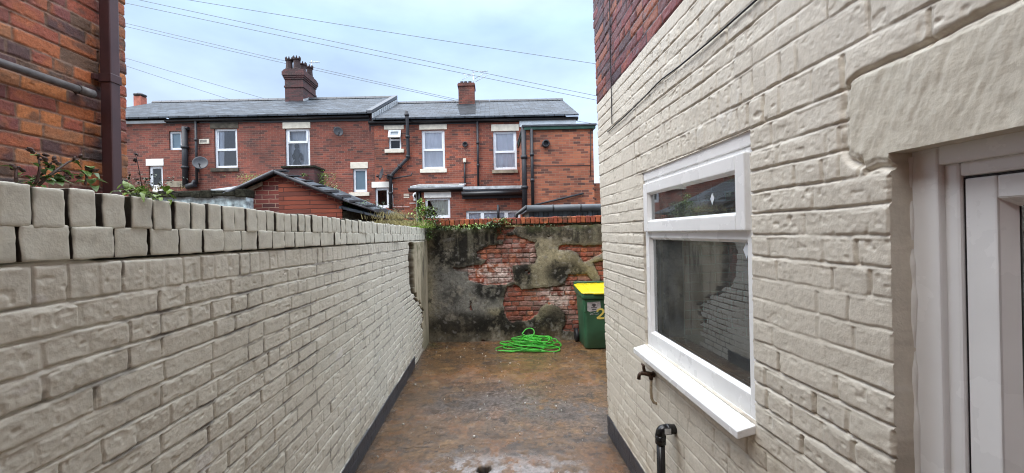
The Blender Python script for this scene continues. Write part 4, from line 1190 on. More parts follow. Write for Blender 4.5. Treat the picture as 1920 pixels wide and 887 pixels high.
# ---------------------------------------------------------------- neighbour's brick house on the left
AN, YN = -2.40, 2.715
def left_house():
    root = empty('brick_house', (AN, 1.2, 0), 'tall orange and dark red brick house end rising behind the cream garden wall', 'house')
    rows = [(1.5 + i * .0765, 1.5 + (i + 1) * .0765, 'mix') for i in range(34)]
    cs = course_list(rows, 1.2, YN + .1, 15, head_every=4)
    Y = np.arange(1.25, YN + .0001, .0046); Y[-1] = YN
    Z = np.arange(1.5, 4.05, .0056)
    U, V = np.meshgrid(Y, Z)
    b = brick_relief(U, V, cs, 29, depth=.0055, offs=.0025, bed=.005, perp=.0045, round_=.005, rough=1.0, edge_w=.004)
    n1 = fbm(U * 2, V * 2, 501, 4); n2 = fbm(U * 9, V * 9, 503, 4); n3 = fbm(U * 28, V * 28, 505, 3)
    pal = np.array([(.36,.115,.045), (.27,.075,.045), (.175,.058,.050), (.10,.050,.046), (.42,.155,.055), (.23,.072,.052), (.065,.046,.042), (.30,.085,.050), (.30,.13,.06), (.13,.075,.048)])
    c = 1.22 * pal[(b['r1'] * len(pal)).astype(int) % len(pal)] * (.8 + .4 * b['r2'])[..., None]
    c = blend(c, np.array([.48, .155, .050]), sstep(.0, .5, n2) * .5)
    c = blend(c, np.array([.075, .055, .045]), sstep(.2, .55, fbm(U * 7, V * 14, 507, 4)) * .65)
    c = blend(c, np.array([.20, .125, .085]), sstep(.003, -.002, b['d']) * .8)
    c = blend(c, np.array([.07, .05, .04]), sstep(.0, .6, n1) * sstep(2.5, 3.6, V) * .45)
    c *= (1 + .12 * n3)[..., None]
    end = sstep(YN - .04, YN, U)
    jag = .014 * (_hash(b['k'].astype(np.int64), np.zeros_like(b['k'], np.int64), 79) - .5) - .006 * (1 - b['prof'])
    h = b['h'] - .015 * sstep(YN - .015, YN + .001, U)
    Pt = np.stack([AN + h, U + end * jag, V], -1)
    col = np.concatenate([np.clip(c, .004, 1), np.full(U.shape + (1,), .62)], -1)
    sheet('wall', Pt, col, M['rawbrick'], root)
    w = MB(); w.box(-7.5, AN - .022, 1.25, YN - .012, 0, 4.05); w.box(-7.5, AN, -1.0, 1.25, 0, 5.4); w.box(-7.5, AN, 1.25, YN, 4.05, 5.4); w.box(AN - .022, AN, 1.25, YN, 0, 1.5)
    w.build('upper_wall', M['brick_near'], root)
    rf = MB(); rf.hexa([(-7.5, -1.0, 7.4), (AN + .2, -1.0, 5.4), (AN + .2, YN + .2, 5.4), (-7.5, YN + .2, 7.4)], [(-7.5, -1.0, 7.5), (AN + .2, -1.0, 5.5), (AN + .2, YN + .2, 5.5), (-7.5, YN + .2, 7.5)])
    rf.build('roof', M['slate'], root)
    # square brown downpipe
    a, q = P(195, 200, 2.53), P(229, 200, 2.53)
    yc = 2.522
    m = MB(); m.box(AN + .03, AN + .095, yc - .034, yc + .034, 0.1, 5.3)
    dp = m.build('downpipe', M['brownpvc'], root, bevel=.008)
    zc = P(212, 143, 2.53).z
    m = MB(); m.box(AN + .024, AN + .100, yc - .039, yc + .039, zc - .05, zc + .004); m.box(AN + .002, AN + .026, yc - .062, yc + .062, zc - .04, zc - .006)
    m.build('pipe_collar', M['brownpvc'], dp, bevel=.004)
    # capped grey pipe along the wall
    ze = P(176, 177, 2.42).z
    m = MB(); m.tube([(AN + .055, 1.1, ze - .012), (AN + .055, 2.40, ze)], .021, 14); m.tube([(AN + .055, 2.33, ze), (AN + .055, 2.415, ze)], .0255, 14); m.tube([(AN + .055, 2.37, ze), (AN - .02, 2.37, ze)], .012, 8)
    m.tube([(AN + .055, 2.41, ze), (AN + .055, 2.43, ze)], [.021, .012], 14)
    m.build('capped_pipe', M['greypipe'], root)
left_house()

# the main terrace the yard belongs to, unseen behind the viewer and put in to block sky light
def rear_house():
    root = empty('rear_house', (0, -1.0, 0), 'red brick back wall of the main house closing the yard behind the viewer', 'house')
    m = MB(); m.box(-9, 7, -9, -1.01, 0, 5.6); m.build('wall', M['brick_near'], root)
    m = MB(); m.prism([(-9, -.8, 5.6), (-9, -9.2, 5.6), (-9, -5, 7.6)], (16, 0, 0)); m.build('roof', M['slate'], root)
rear_house()
# ---------------------------------------------------------------- the red brick terrace beyond
YT, YR = 15.0, 19.0                     # front wall and ridge
def pwall(mb, x0, x1, z0, z1, Y, holes, dep=.11):
    """wall sheet facing the viewer with openings and their reveals"""
    xs = sorted({x0, x1, *[h[0] for h in holes], *[h[1] for h in holes]})
    zs = sorted({z0, z1, *[h[2] for h in holes], *[h[3] for h in holes]})
    xs = [x for x in xs if x0 - 1e-6 <= x <= x1 + 1e-6]; zs = [z for z in zs if z0 - 1e-6 <= z <= z1 + 1e-6]
    for i in range(len(xs) - 1):
        for j in range(len(zs) - 1):
            cx, cz = (xs[i] + xs[i+1]) / 2, (zs[j] + zs[j+1]) / 2
            if any(h[0] < cx < h[1] and h[2] < cz < h[3] for h in holes): continue
            mb.quad((xs[i], Y, zs[j]), (xs[i+1], Y, zs[j]), (xs[i+1], Y, zs[j+1]), (xs[i], Y, zs[j+1]))
    for (a, b, c, d) in holes:
        y1 = Y + dep
        mb.quad((a, Y, c), (a, y1, c), (a, y1, d), (a, Y, d)); mb.quad((b, y1, c), (b, Y, c), (b, Y, d), (b, y1, d))
        mb.quad((a, y1, d), (b, y1, d), (b, Y, d), (a, Y, d)); mb.quad((a, Y, c), (b, Y, c), (b, y1, c), (a, y1, c))

def far_window(parent, pr, Y, kind='sash', curtain=None, lintel=None, sill=None, lmat='lintel', smat='lintel', glass='glass_far', fw=.075, split=.47, name='window', back=True, cdep=.05):
    """white frame set back in its opening; returns the opening"""
    x0, x1, z0, z1 = rect(*pr, Y)
    yf = Y + .06
    m = MB()
    w = fw
    m.box(x0, x0 + w, yf, yf + .06, z0, z1); m.box(x1 - w, x1, yf, yf + .06, z0, z1)
    m.box(x0 + w, x1 - w, yf + .001, yf + .059, z0, z0 + w * 1.2); m.box(x0 + w, x1 - w, yf + .001, yf + .059, z1 - w, z1)
    if kind == 'sash':
        zm = z0 + (z1 - z0) * split; m.box(x0 + w, x1 - w, yf - .004, yf + .059, zm - w * .55, zm + w * .55)
        m.box(x0 + w, x0 + w * 1.5, yf + .02, yf + .05, zm, z1 - w); m.box(x1 - w * 1.5, x1 - w, yf + .02, yf + .05, zm, z1 - w)
    if kind == 'top':
        zm = z0 + (z1 - z0) * .66
        m.box(x0 + w, x1 - w, yf - .004, yf + .059, zm - w * .5, zm + w * .5)
        m.box(x0 + w * .8, x0 + w * 1.7, yf - .015, yf + .05, zm, z1 - w); m.box(x1 - w * 1.7, x1 - w * .8, yf - .015, yf + .05, zm, z1 - w)
    if kind == 'three':
        for q in (.30, .74): xm = x0 + (x1 - x0) * q; m.box(xm - w * .7, xm + w * .7, yf - .003, yf + .059, z0 + w, z1 - w)
    win = m.build(name, M['upvc_far'], parent, bevel=.008)
    m = MB(); m.quad((x0 + w * .9, yf + .035, z0 + w * .9), (x1 - w * .9, yf + .035, z0 + w * .9), (x1 - w * .9, yf + .035, z1 - w * .9), (x0 + w * .9, yf + .035, z1 - w * .9)); m.build('pane', M[glass], win)
    if back:
        m = MB(); m.box(x0 - .3, x1 + .3, yf + 1.2, yf + 1.25, z0 - .4, z1 + .4)
        for s in (x0 - .3, x1 + .3): m.box(s - .02, s + .02, yf + .06, yf + 1.2, z0 - .4, z1 + .4)
        m.box(x0 - .3, x1 + .3, yf + .06, yf + 1.2, z0 - .45, z0 - .4); m.box(x0 - .3, x1 + .3, yf + .06, yf + 1.2, z1 + .4, z1 + .45)
        m.build('room', M['roomdark'], win)
    if curtain:
        for (a, b, top, bot, mt) in curtain:          # pleated cloth between fractions a..b of the width
            m = MB(); n = 26; pr_ = []
            xa, xb = x0 + (x1 - x0) * a, x0 + (x1 - x0) * b
            xab, xbb = x0 + (x1 - x0) * top, x0 + (x1 - x0) * bot
            for i in range(n + 1):
                t = i / n; y = yf + cdep + .018 + .016 * math.sin(t * 26) + .006 * math.sin(t * 57)
                pr_.append(((xa + (xb - xa) * t, y, z1 - w * .5), (xab + (xbb - xab) * t, y + .01, z0 + w * .5)))
            for i in range(n):
                m.add([pr_[i][1], pr_[i+1][1], pr_[i+1][0], pr_[i][0]], [(0,1,2,3)], True)
            m.build('curtain', M[mt], win)
    if lintel:
        a = rect(*lintel, Y); m = MB(); m.box(a[0], a[1], Y - .02, Y + .10, max(a[2], z1 + .001), a[3]); m.build('lintel', M[lmat], win, bevel=.012)
    if sill:
        a = rect(*sill, Y); m = MB(); m.box(a[0], a[1], Y - .07, Y + .12, a[2], min(a[3], z0 - .001)); m.build('sill', M[smat], win, bevel=.012)
    return (x0, x1, z0, z1)

def X(px, py, Y=YT): return P(px, py, Y).x
def Zp(px, py, Y=YT): return P(px, py, Y).z

def roof_slab(parent, x0, x1, ze, zr, mat, x0r=None, x1r=None, Ye=YT - .22, name='roof'):
    x0r = x0 if x0r is None else x0r; x1r = x1 if x1r is None else x1r
    m = MB(); t = .06
    m.hexa([(x0, Ye, ze), (x1, Ye, ze), (x1r, YR, zr), (x0r, YR, zr)], [(x0, Ye, ze + t), (x1, Ye, ze + t), (x1r, YR, zr + t), (x0r, YR, zr + t)])
    m.hexa([(x0r, YR, zr), (x1r, YR, zr), (x1, 2*YR - Ye, ze), (x0, 2*YR - Ye, ze)], [(x0r, YR, zr + t), (x1r, YR, zr + t), (x1, 2*YR - Ye, ze + t), (x0, 2*YR - Ye, ze + t)])
    rf = m.build(name, M[mat], parent)
    rt = MB(); x = x0r
    while x < x1r - .1:
        e = min(x + .45, x1r)
        rt.hexa([(x + .01, YR - .13, zr + .03), (e, YR - .13, zr + .03), (e, YR + .13, zr + .03), (x + .01, YR + .13, zr + .03)],
                [(x + .01, YR - .05, zr + .135), (e, YR - .05, zr + .14), (e, YR + .05, zr + .14), (x + .01, YR + .05, zr + .135)])
        x = e
    rt.build('ridge_tiles', M['lead_dark'], rf)
    return rf

def gutter(parent, x0, x1, z, Y=YT, h=.15):
    m = MB(); m.box(x0, x1, Y - .03, Y + .0, z - h, z - .002)
    m.tube([(x0, Y - .09, z - .055), (x1, Y - .09, z - .055)], .058, 10)
    return m.build('gutter', M['black'], parent)

def pipe(parent, pts, r, mat='iron', name='downpipe', collars=True):
    m = MB(); m.tube(pts, r, 10)
    a, b = Vector(pts[0]), Vector(pts[-1])
    if collars:
        n = max(1, int((a - b).length / 1.2))
        for i in range(len(pts) - 1):
            p, q = Vector(pts[i]), Vector(pts[i+1]); k = max(1, int((q - p).length / 1.1))
            for j in range(1, k + 1):
                c = p.lerp(q, j / (k + 1) if k > 1 else .5); d = (q - p).normalized() * .045
                m.tube([c - d, c + d], r * 1.35, 10)
    return m.build(name, M[mat], parent)

def dishv(name_label, c, r, face, mount):
    root = empty('satellite_dish', c, name_label, 'satellite dish', 'satellite dishes on the terrace walls')
    f = Vector(face).normalized()
    prof = [(0.001, 0)] + [(r * t, .22 * r * t * t) for t in np.linspace(.15, 1, 7)] + [(r * 1.02, .22 * r - .006), (r * .6, .05 * r), (.001, -.012)]
    m = MB(); m.lathe(prof, c, 20, axis=f); m.build('bowl', M['dish'], root)
    m = MB(); tip = Vector(c) + f * r * 1.0 + Vector((0, 0, -r * .55)); m.tube([Vector(c) + f * .05 - Vector((0, 0, r * .85)), tip], .014, 6); m.tube([tip, tip - f * .1 + Vector((0,0,.03))], .03, 8); m.build('feed_arm', M['iron'], root)
    m = MB(); m.tube([Vector(c) - f * .01, Vector(mount) - Vector((0, .10, 0)), mount], .018, 6); m.box(mount[0] - .06, mount[0] + .06, mount[1] - .02, mount[1], mount[2] - .09, mount[2] + .09); m.build('wall_mount', M['iron'], root)

zeL = Zp(560, 219.5); zrL = Zp(560, 187, YR) - .06
xa, xb, xc = X(120, 230), X(488, 230), X(692, 222)
xc2 = X(895, 222); xd1 = X(1083, 222)
zeR = Zp(880, 224); zrR = Zp(880, 191.5, YR) - .06

def house_shell(root, x0, x1, zt, holes, mat, Y=YT):
    m = MB(); pwall(m, x0, x1, -.05, zt, Y, holes)
    m.quad((x0, Y, -.05), (x0, Y, zt), (x0, Y + 8, zt), (x0, Y + 8, -.05)); m.quad((x1, Y, -.05), (x1, Y + 8, -.05), (x1, Y + 8, zt), (x1, Y, zt))
    m.quad((x0, Y + 8, -.05), (x0, Y + 8, zt), (x1, Y + 8, zt), (x1, Y + 8, -.05))
    m.add([(x0, Y, zt), (x0, YR, zrL - .1), (x0, Y + 8, zt)], [(0,1,2)]); m.add([(x1, Y, zt), (x1, YR, zrR - .1), (x1, Y + 8, zt)], [(0,1,2)])
    return m.build('wall', M[mat], root)

def terrace_a():
    root = empty('terraced_house', ((xa + xb) / 2, YT, 0), 'far left terraced house with soot-stained lintel and two black soil pipes', 'house', 'terraced houses beyond the yard')
    H = []
    H.append(far_window(root, (317, 246, 340, 281), YT, 'plain', glass='glass_frost', fw=.07, back=False))
    H.append(far_window(root, (402, 241, 445, 315), YT, 'sash', glass='glass_sky', curtain=[(.1, .36, .1, .30, 'net')], lintel=(394, 228, 447, 241), sill=(397, 315, 448, 322), lmat='soot', smat='soot'))
    H.append(far_window(root, (279, 311, 305, 352), YT, 'plain', lintel=(274, 298, 307, 311), lmat='lintel_w', name='back_door_window', fw=.09))
    house_shell(root, xa, xb - .002, zeL - .02, H, 'brick_far')
    roof_slab(root, xa, xb - .002, zeL, zrL, 'slate')
    gutter(root, X(313, 224), xb - .002, zeL)
    m = MB(); a = rect(250, 225, 313, 229, YT); m.box(xa, a[1], YT - .06, YT, zeL - .13, zeL - .03); m.build('fascia', M['white_fascia'], root)
    y = YT - .10
    pipe(root, [P(346, 238, y), P(347.5, 352, y)], .095, name='soil_pipe')
    m = MB(); p = P(346, 240, y); m.tube([p, p + Vector((.16, -.02, -.02))], .06, 8); m.build('pipe_branch', M['iron'], root); m = MB(); p = P(350, 350, y); m.tube([p, P(366, 346, y - .05)], .10, 8); m.tube([P(358, 350, y), P(366, 338, y)], .07, 8); m.build('pipe_junction', M['iron'], root)
    pipe(root, [P(367, 221, YT - .09), P(369, 345, YT - .09)], .045)
    a = rect(374, 261, 393, 270, YT); m = MB(); m.box(a[0], a[1], YT - .04, YT, a[2], a[3]); v = m.build('wall_vent', M['lintel'], root, bevel=.012)
    m = MB()
    for i in range(5): zz = a[2] + .05 + i * .022; m.box(a[0] + .05, a[1] - .08, YT - .045, YT - .038, zz, zz + .009)
    m.build('vent_louvres', M['ink'], v)
    # low roof of the back addition, its lead and gutter; stone band; white step
    Yl = 13.6
    a = rect(395, 350, 470, 357, Yl); m = MB(); m.hexa([(a[0], Yl, a[2]), (a[1], Yl, a[2]), (a[1], YT, a[3] + .16), (a[0], YT, a[3] + .16)], [(a[0], Yl, a[2] + .04), (a[1], Yl, a[2] + .04), (a[1], YT, a[3] + .2), (a[0], YT, a[3] + .2)]); m.build('low_roof', M['lead'], root)
    a = rect(376, 358, 470, 366, Yl); m = MB(); m.box(a[0], a[1], Yl - .1, Yl, a[2], a[3]); m.tube([(a[0], Yl - .1, a[3] - .06), (a[1], Yl - .1, a[3] - .06)], .07, 8); m.build('low_gutter', M['black'], root)
    a = rect(377, 366, 470, 440, Yl); m = MB(); m.box(a[0], a[1], Yl, YT - .003, -.05, a[3] - .01); m.build('back_addition', M['brick_far'], root)
    a = rect(313, 340, 344, 351, YT); m = MB(); m.box(a[0], a[1], YT - .015, YT + .05, a[2], a[3]); m.build('stone_band', M['stone'], root, bevel=.01)
    a = rect(290, 350, 308, 361, YT - .2); m = MB(); m.box(a[0], a[1], YT - .3, YT - .002, a[2], a[3]); m.build('white_step', M['lintel_w'], root, bevel=.02)
    dishv('larger grey satellite dish between the black pipes of the far left house', P(376, 306, YT - .28), .24, (.45, -1, .32), P(371, 318, YT))
    # chimney far down the terrace roof
    c = P(263, 192, YR)
    m = MB(); m.box(c.x - .17, c.x + .17, YR - .17, YR + .17, zrL - .2, P(263, 182, YR).z); ch = m.build('roof_stack', M['terracotta2'], root, bevel=.01)
    m = MB(); z = P(263, 182, YR).z; m.lathe([(.18, 0), (.24, .03), (.26, .10), (.16, .13), (.12, .17)], (c.x, YR, z), 10); m.build('chimney_cowl', M['dish'], ch)
    return root
terrace_a()

def chimney_pot(parent, x, y, z, h, r, mat='terracotta'):
    """octagonal crown pot with a toothed rim"""
    m = MB()
    m.lathe([(r*1.25, 0), (r*1.25, .06), (r, .10), (r*.88, h*.55), (r*.9, h*.72), (r*1.12, h*.78), (r*1.12, h*.86), (r*.95, h*.88), (r*.75, h*.88), (r*.7, h*.5)], (x, y, z), 8, smooth=False)
    for k in range(8):
        a = 2*math.pi*(k + .5)/8
        c = Vector((x + r*.98*math.cos(a), y + r*.98*math.sin(a), z + h*.86))
        t = Vector((-math.sin(a), math.cos(a), 0)) * r*.22; o = Vector((math.cos(a), math.sin(a), 0)) * r*.12
        m.hexa([c - t - o, c + t - o, c + t + o, c - t + o], [c + (-t*.5 - o*.6) + Vector((0,0,h*.15)), c + (t*.5 - o*.6) + Vector((0,0,h*.15)), c + (t*.5 + o) + Vector((0,0,h*.15)), c + (-t*.5 + o) + Vector((0,0,h*.15))])
    return m.build('chimney_pot', M[mat], parent)

def terrace_b():
    root = empty('terraced_house', ((xb + xc) / 2, YT, 0), 'second terraced house, under the tall chimney with crown pots, dark ornament in its window', 'house', 'terraced houses beyond the yard')
    H = []
    H.append(far_window(root, (535, 241, 581, 314), YT, 'top', glass='glass_sky', cdep=.17, curtain=[(0, 1, 0, 1, 'net')], lintel=(530, 229, 582, 241), fw=.085))  # net sheet added behind the ornament to lighten the window
    H.append(far_window(root, (662, 316, 688, 360), YT, 'plain', glass='glass_frost', lintel=(657, 304, 690, 316), sill=(655, 361, 693, 368), back=False))
    house_shell(root, xb + .002, xc + .166, zeR - .15, H, 'brick_far')
    m = MB(); m.box(xb + .003, xc + .0, YT + .001, YT + .1, zeR - .151, zeL - .02); m.build('eaves_band', M['brick_far'], root)
    rf = roof_slab(root, xb + .002, xc, zeL, zrL, 'slate')
    gutter(root, xb + .002, xc + .02, zeL, h=.19)
    # stepped verge where the roof stands above the neighbour's, with pale bedding mortar
    m = MB()
    x0 = xc
    Ye = YT - .22
    m.hexa([(x0 - .04, Ye, zeL + .02), (x0 + .16, Ye, zeL + .02), (x0 + .16, YR, zrL + .02), (x0 - .04, YR, zrL + .02)], [(x0 - .04, Ye, zeL + .13), (x0 + .16, Ye, zeL + .13), (x0 + .16, YR, zrL + .17), (x0 - .04, YR, zrL + .17)])
    m.build('verge_coping', M['lead_dark'], root)
    m = MB(); n = 13
    for i in range(n):
        t, t2 = i / n, (i + .8) / n
        a, b = Vector((x0 + .17, Ye + (YR - Ye) * t, zeL - .24 + (zrL - zeL) * t)), Vector((x0 + .17, Ye + (YR - Ye) * t2, zeL - .24 + (zrL - zeL) * t2))
        m.hexa([a, b, b + Vector((.015, 0, 0)), a + Vector((.015, 0, 0))], [a + Vector((0,0,.24)), b + Vector((0,0,.24)), b + Vector((.015,0,.24)), a + Vector((.015,0,.24))])
    m.build('flashing', M['lead'], root)
    m = MB(); m.hexa([(x0, Ye + .2, zeL - .6), (x0 + .155, Ye + .25, zeL - .6), (x0 + .155, YR, zrL - .6), (x0, YR, zrL - .6)], [(x0, Ye + .2, zeL + .01), (x0 + .155, Ye + .25, zeL + .01), (x0 + .155, YR, zrL + .01), (x0, YR, zrL + .01)])
    m.build('party_wall', M['chim'], root)
    # black ornament on the window board
    p = P(557, 310, YT + .165)
    m = MB()
    m.lathe([(.15, 0), (.16, .08), (.12, .16), (.07, .25), (.11, .34), (.13, .46), (.10, .58), (.045, .64), (.075, .70), (.08, .78), (.03, .84)], (p.x, p.y, p.z - .03), 12)
    m.tube([(p.x + .05, p.y, p.z + .48), (p.x + .17, p.y, p.z + .40), (p.x + .18, p.y, p.z + .18)], .04, 7); m.tube([(p.x - .05, p.y, p.z + .5), (p.x - .16, p.y, p.z + .36), (p.x - .10, p.y, p.z + .22)], .03, 7)
    m.v = [(v[0], p.y + (v[1] - p.y) * .32, v[2]) for v in m.v]
    tag(m.build('window_ornament', M['black']), 'black figure ornament standing in the upstairs window below the tall chimney', 'ornament')
    # tall stack astride the ridge
    x0, x1 = X(534, 160, 18.4), X(568, 160, 18.4)
    zb, zt = zrL - .9, P(551, 131, 18.4).z
    y0, y1 = 18.4, 19.75
    m = MB()
    m.box(x0, x1, y0, y1, zb, zt - .42)
    for i, (dz, ex) in enumerate(((-.42, .03), (-.34, .06), (-.26, .09), (-.08, .06), (-.02, .03))):
        hh = (.08, .08, .18, .06, .05)[i]
        m.box(x0 - ex, x1 + ex, y0 - ex, y1 + ex, zt + dz, zt + dz + hh - .001)
    zc = P(551, 163, 18.4).z
    m.box(x0 - .03, x1 + .03, y0 - .03, y1 + .03, zc - .02, zc + .06)
    ch = m.build('chimney', M['chim'], root)
    pw = .17
    for (px, yy, hh) in ((542.5, 18.62, .60), (556.5, 18.62, .64), (567.5, 19.1, .58), (580, 19.55, .62)):
        z0 = zt + .03
        chimney_pot(ch, X(px, 120, yy), yy, z0, hh * 1.0, pw * .95)
    m = MB()
    for i in range(6):
        t = i / 6; a = Vector((x1 + .002, 18.4 + .6 * t, zrL - .28 + .28 * t)); m.box(a.x, a.x + .02, a.y, a.y + .09, a.z - .05, a.z + .17)
    m.build('stack_flashing', M['lead'], ch)
    dishv('small dark satellite dish high on the bare wall right of the ornament window', P(634, 247, YT - .2), .17, (.75, -1, .2), P(629, 243, YT))
    root2 = empty('television_aerial', P(590, 117, 19.6), 'small rod aerial on the tall chimney with crown pots', 'aerial')
    c = P(586, 117, 19.6)
    m = MB(); m.tube([(c.x - .05, 19.6, zt - .1), (c.x - .05, 19.6, c.z + .1)], .02, 6); m.build('mast', M['alu'], root2)
    m = MB(); m.tube([(c.x - .15, 19.6, c.z), (c.x + .36, 19.55, c.z - .01)], .014, 6)
    for i in range(7): xx = c.x - .1 + i * .07; m.tube([(xx, 19.6, c.z - .05), (xx, 19.6, c.z + .05)], .006, 4)
    m.build('aerial_rods', M['alu'], root2)
terrace_b()

def terrace_c():
    root = empty('terraced_house', ((xc + xc2) / 2, YT, 0), 'third terraced house, with the bent black pipe and small open vent window', 'house', 'terraced houses beyond the yard')
    H = []
    # small window with its vent hung open
    x0, x1, z0, z1 = rect(729, 244, 752, 281, YT)
    m = MB(); w = .06; yf = YT + .05; zm = z0 + (z1 - z0) * .52
    m.box(x0, x0 + w, yf, yf + .06, z0, z1); m.box(x1 - w, x1, yf, yf + .06, z0, z1); m.box(x0 + w, x1 - w, yf, yf + .06, z0, z0 + w); m.box(x0 + w, x1 - w, yf, yf + .06, z1 - w, z1); m.box(x0 + w, x1 - w, yf, yf + .06, zm - .03, zm + .03)
    win = m.build('window', M['upvc_far'], root)
    m = MB(); m.quad((x0 + .04, yf + .03, z0 + .04), (x1 - .04, yf + .03, z0 + .04), (x1 - .04, yf + .03, zm), (x0 + .04, yf + .03, zm)); m.build('pane', M['glass_far'], win)
    m = MB(); m.box(x0 - .1, x1 + .1, yf + .5, yf + .52, z0 - .1, z1 + .1); m.box(x0 + .05, x1 - .05, yf + .06, yf + .07, zm, z1); m.build('room', M['ink'], win)
    m = MB()
    tilt = R(24); hz = z1 - .005; L = z1 - zm - .03
    def tp(x, d, o): return (x, yf - math.sin(tilt) * d - math.cos(tilt) * o, hz - math.cos(tilt) * d + math.sin(tilt) * o)
    for (xa_, xb_, da, db) in ((x0, x0 + .08, 0, L), (x1 - .08, x1, 0, L), (x0 + .08, x1 - .08, 0, .08), (x0 + .08, x1 - .08, L - .09, L)):
        m.hexa([tp(xa_, da, 0), tp(xb_, da, 0), tp(xb_, db, 0), tp(xa_, db, 0)], [tp(xa_, da, .05), tp(xb_, da, .05), tp(xb_, db, .05), tp(xa_, db, .05)])
    v = m.build('open_vent', M['upvc_far'], win)
    m = MB(); m.quad(tp(x0 + .06, .06, .02), tp(x1 - .06, .06, .02), tp(x1 - .06, L - .06, .02), tp(x0 + .06, L - .06, .02))
    m2 = MB(); a = rect(720, 232, 757, 243, YT); m2.box(a[0], a[1], YT - .02, YT + .1, a[2], a[3]); m2.build('lintel', M['lintel'], win, bevel=.012)
    m2 = MB(); a = rect(722, 280, 758, 287, YT); m2.box(a[0], a[1], YT - .07, YT + .1, a[2], a[3]); m2.build('sill', M['lintel'], win, bevel=.012)
    m.build('vent_glass', M['glass_frost'], win)
    H.append((x0, x1, z0, z1))
    H.append(far_window(root, (791, 244, 834, 317), YT, 'sash', curtain=[(.02, .98, .02, .98, 'net')], lintel=(786, 231, 838, 243), sill=(788, 317, 838, 324), split=.50))
    H.append(far_window(root, (703, 352, 729, 390), YT, 'plain', lintel=(697, 341, 732, 352), lmat='lintel_w', name='back_door_window', fw=.085))
    house_shell(root, xc + .17, xc2 - .002, zeR - .02, H, 'brick_far2')
    roof_slab(root, xc + .16, xc2 - .002, zeR, zrR, 'slate2')
    gutter(root, xc + .0, xc2 - .002, zeR, h=.16)
    y = YT - .09
    pipe(root, [P(762, 209, y - .2), P(763.5, 222, y - .2), P(765.5, 290, y), P(764, 297, y), P(735, 327, y), P(732.5, 333, y), P(732.5, 392, y)], .062, name='soil_pipe')
    pipe(root, [P(734, 335, y), P(771, 329, y), P(772.5, 324, y)], .026, name='branch_pipe', collars=False)
    m = MB(); m.tube([P(736, 345, YT - .03), P(737, 388, YT - .03), P(768, 388, YT - .03)], .012, 5); m.tube([P(768, 381, YT - .03), P(784, 381, YT - .03)], .012, 5); m.build('white_conduit', M['upvc_far'], root)
    m = MB(); a = rect(757, 362, 767, 371, YT)
    for i in range(3):
        zz = a[2] + (a[3] - a[2]) * i / 3; m.box(a[0], a[1], YT - .006, YT, zz, zz + .03)
    m.build('air_brick', M['lintel'], root)
    m = MB(); c = P(872, 271, YT); m.lathe([(.10, 0), (.10, .06), (.065, .07), (.065, .02)], (c.x, YT, c.z), 12, axis=(0, -1, 0)); m.build('flue_vent', M['iron'], root)
    # stack rising from the front slope
    Ych = 18.2
    x0, x1 = X(859.5, 175, Ych), X(889.5, 175, Ych); zt = P(874, 157, Ych).z
    m = MB(); m.box(x0, x1, Ych, Ych + .7, zrR - 1.2, zt - .10); m.box(x0 - .035, x1 + .035, Ych - .035, Ych + .735, zt - .10, zt); m.box(x0 + .0, x1 - .0, Ych + .0, Ych + .7, zt, zt + .05)
    ch = m.build('chimney', M['brick_far'], root)
    for px in (866, 873, 881): m = MB(); xx = X(px, 153, Ych + .3); m.lathe([(.085, 0), (.075, .14), (.085, .16)], (xx, Ych + .3, zt + .04), 9); m.build('chimney_pot', M['lead_dark'], ch)
    # dark patched slates below it
    zf = lambda yy: zeR + .06 + (zrR - zeR) * (yy - (YT - .22)) / (YR - YT + .22)
    m = MB(); y0_, y1_ = YT + .2, Ych - .0
    m.hexa([(X(862, 220), y0_, zf(y0_)), (X(891, 220), y0_, zf(y0_)), (x1 + .06, y1_, zf(y1_)), (x0 - .06, y1_, zf(y1_))], [(X(862, 220), y0_, zf(y0_) + .02), (X(891, 220), y0_, zf(y0_) + .02), (x1 + .06, y1_, zf(y1_) + .02), (x0 - .06, y1_, zf(y1_) + .02)])
    m.build('stained_slates', M['stained'], ch)
    # back addition with lead-edged lean-to roof, white lintel, curtained window
    Yl = 13.5
    a = rect(770, 343, 869, 352, Yl)
    m = MB(); zt2 = Zp(820, 343, YT) - .0
    m.hexa([(a[0], Yl - .12, a[2]), (a[1], Yl - .12, a[2]), (a[1], YT - .002, a[3] + .10), (a[0], YT - .002, a[3] + .10)], [(a[0], Yl - .12, a[2] + .05), (a[1], Yl - .12, a[2] + .05), (a[1], YT - .002, a[3] + .15), (a[0], YT - .002, a[3] + .15)])
    m.build('lean_to_roof', M['lead'], root)
    g = rect(767, 352, 873, 359, Yl); m = MB(); m.box(g[0], g[1], Yl - .06, Yl - .0, g[2] - .02, g[3]); m.tube([(g[0], Yl - .12, g[3] - .06), (g[1], Yl - .12, g[3] - .06)], .06, 8); m.build('gutter', M['black'], root)
    hol = [far_window(root, (797, 371, 844, 409), Yl, 'plain', curtain=[(.16, .95, .48, .9, 'curtain')], lintel=(795, 358.5, 846, 371), lmat='lintel_w', fw=.075)]
    m = MB(); xl, xr = X(790, 380, Yl), X(873, 380, Yl)
    pwall(m, xl, xr - .004, -.05, a[2] + .03, Yl, hol); m.quad((xl, Yl, -.05), (xl, Yl, a[2]), (xl, YT - .002, a[2]), (xl, YT - .002, -.05))
    m.build('back_addition', M['brick_far2'], root)
    pipe(root, [P(786, 358, Yl - .06), P(787, 400, Yl - .06)], .032, mat='rubber', collars=False)
    pipe(root, [P(871, 304, YT - .06), P(871.5, 350, YT - .06)], .032, collars=False, name='vent_pipe')
    m = MB(); c = P(871, 301, YT - .06); m.box(c.x - .055, c.x + .055, c.y - .05, c.y + .05, c.z - .07, c.z + .07); m.build('vent_cap', M['lintel'], root, bevel=.015)
    # white security camera
    c = P(780, 367, YT - .12)
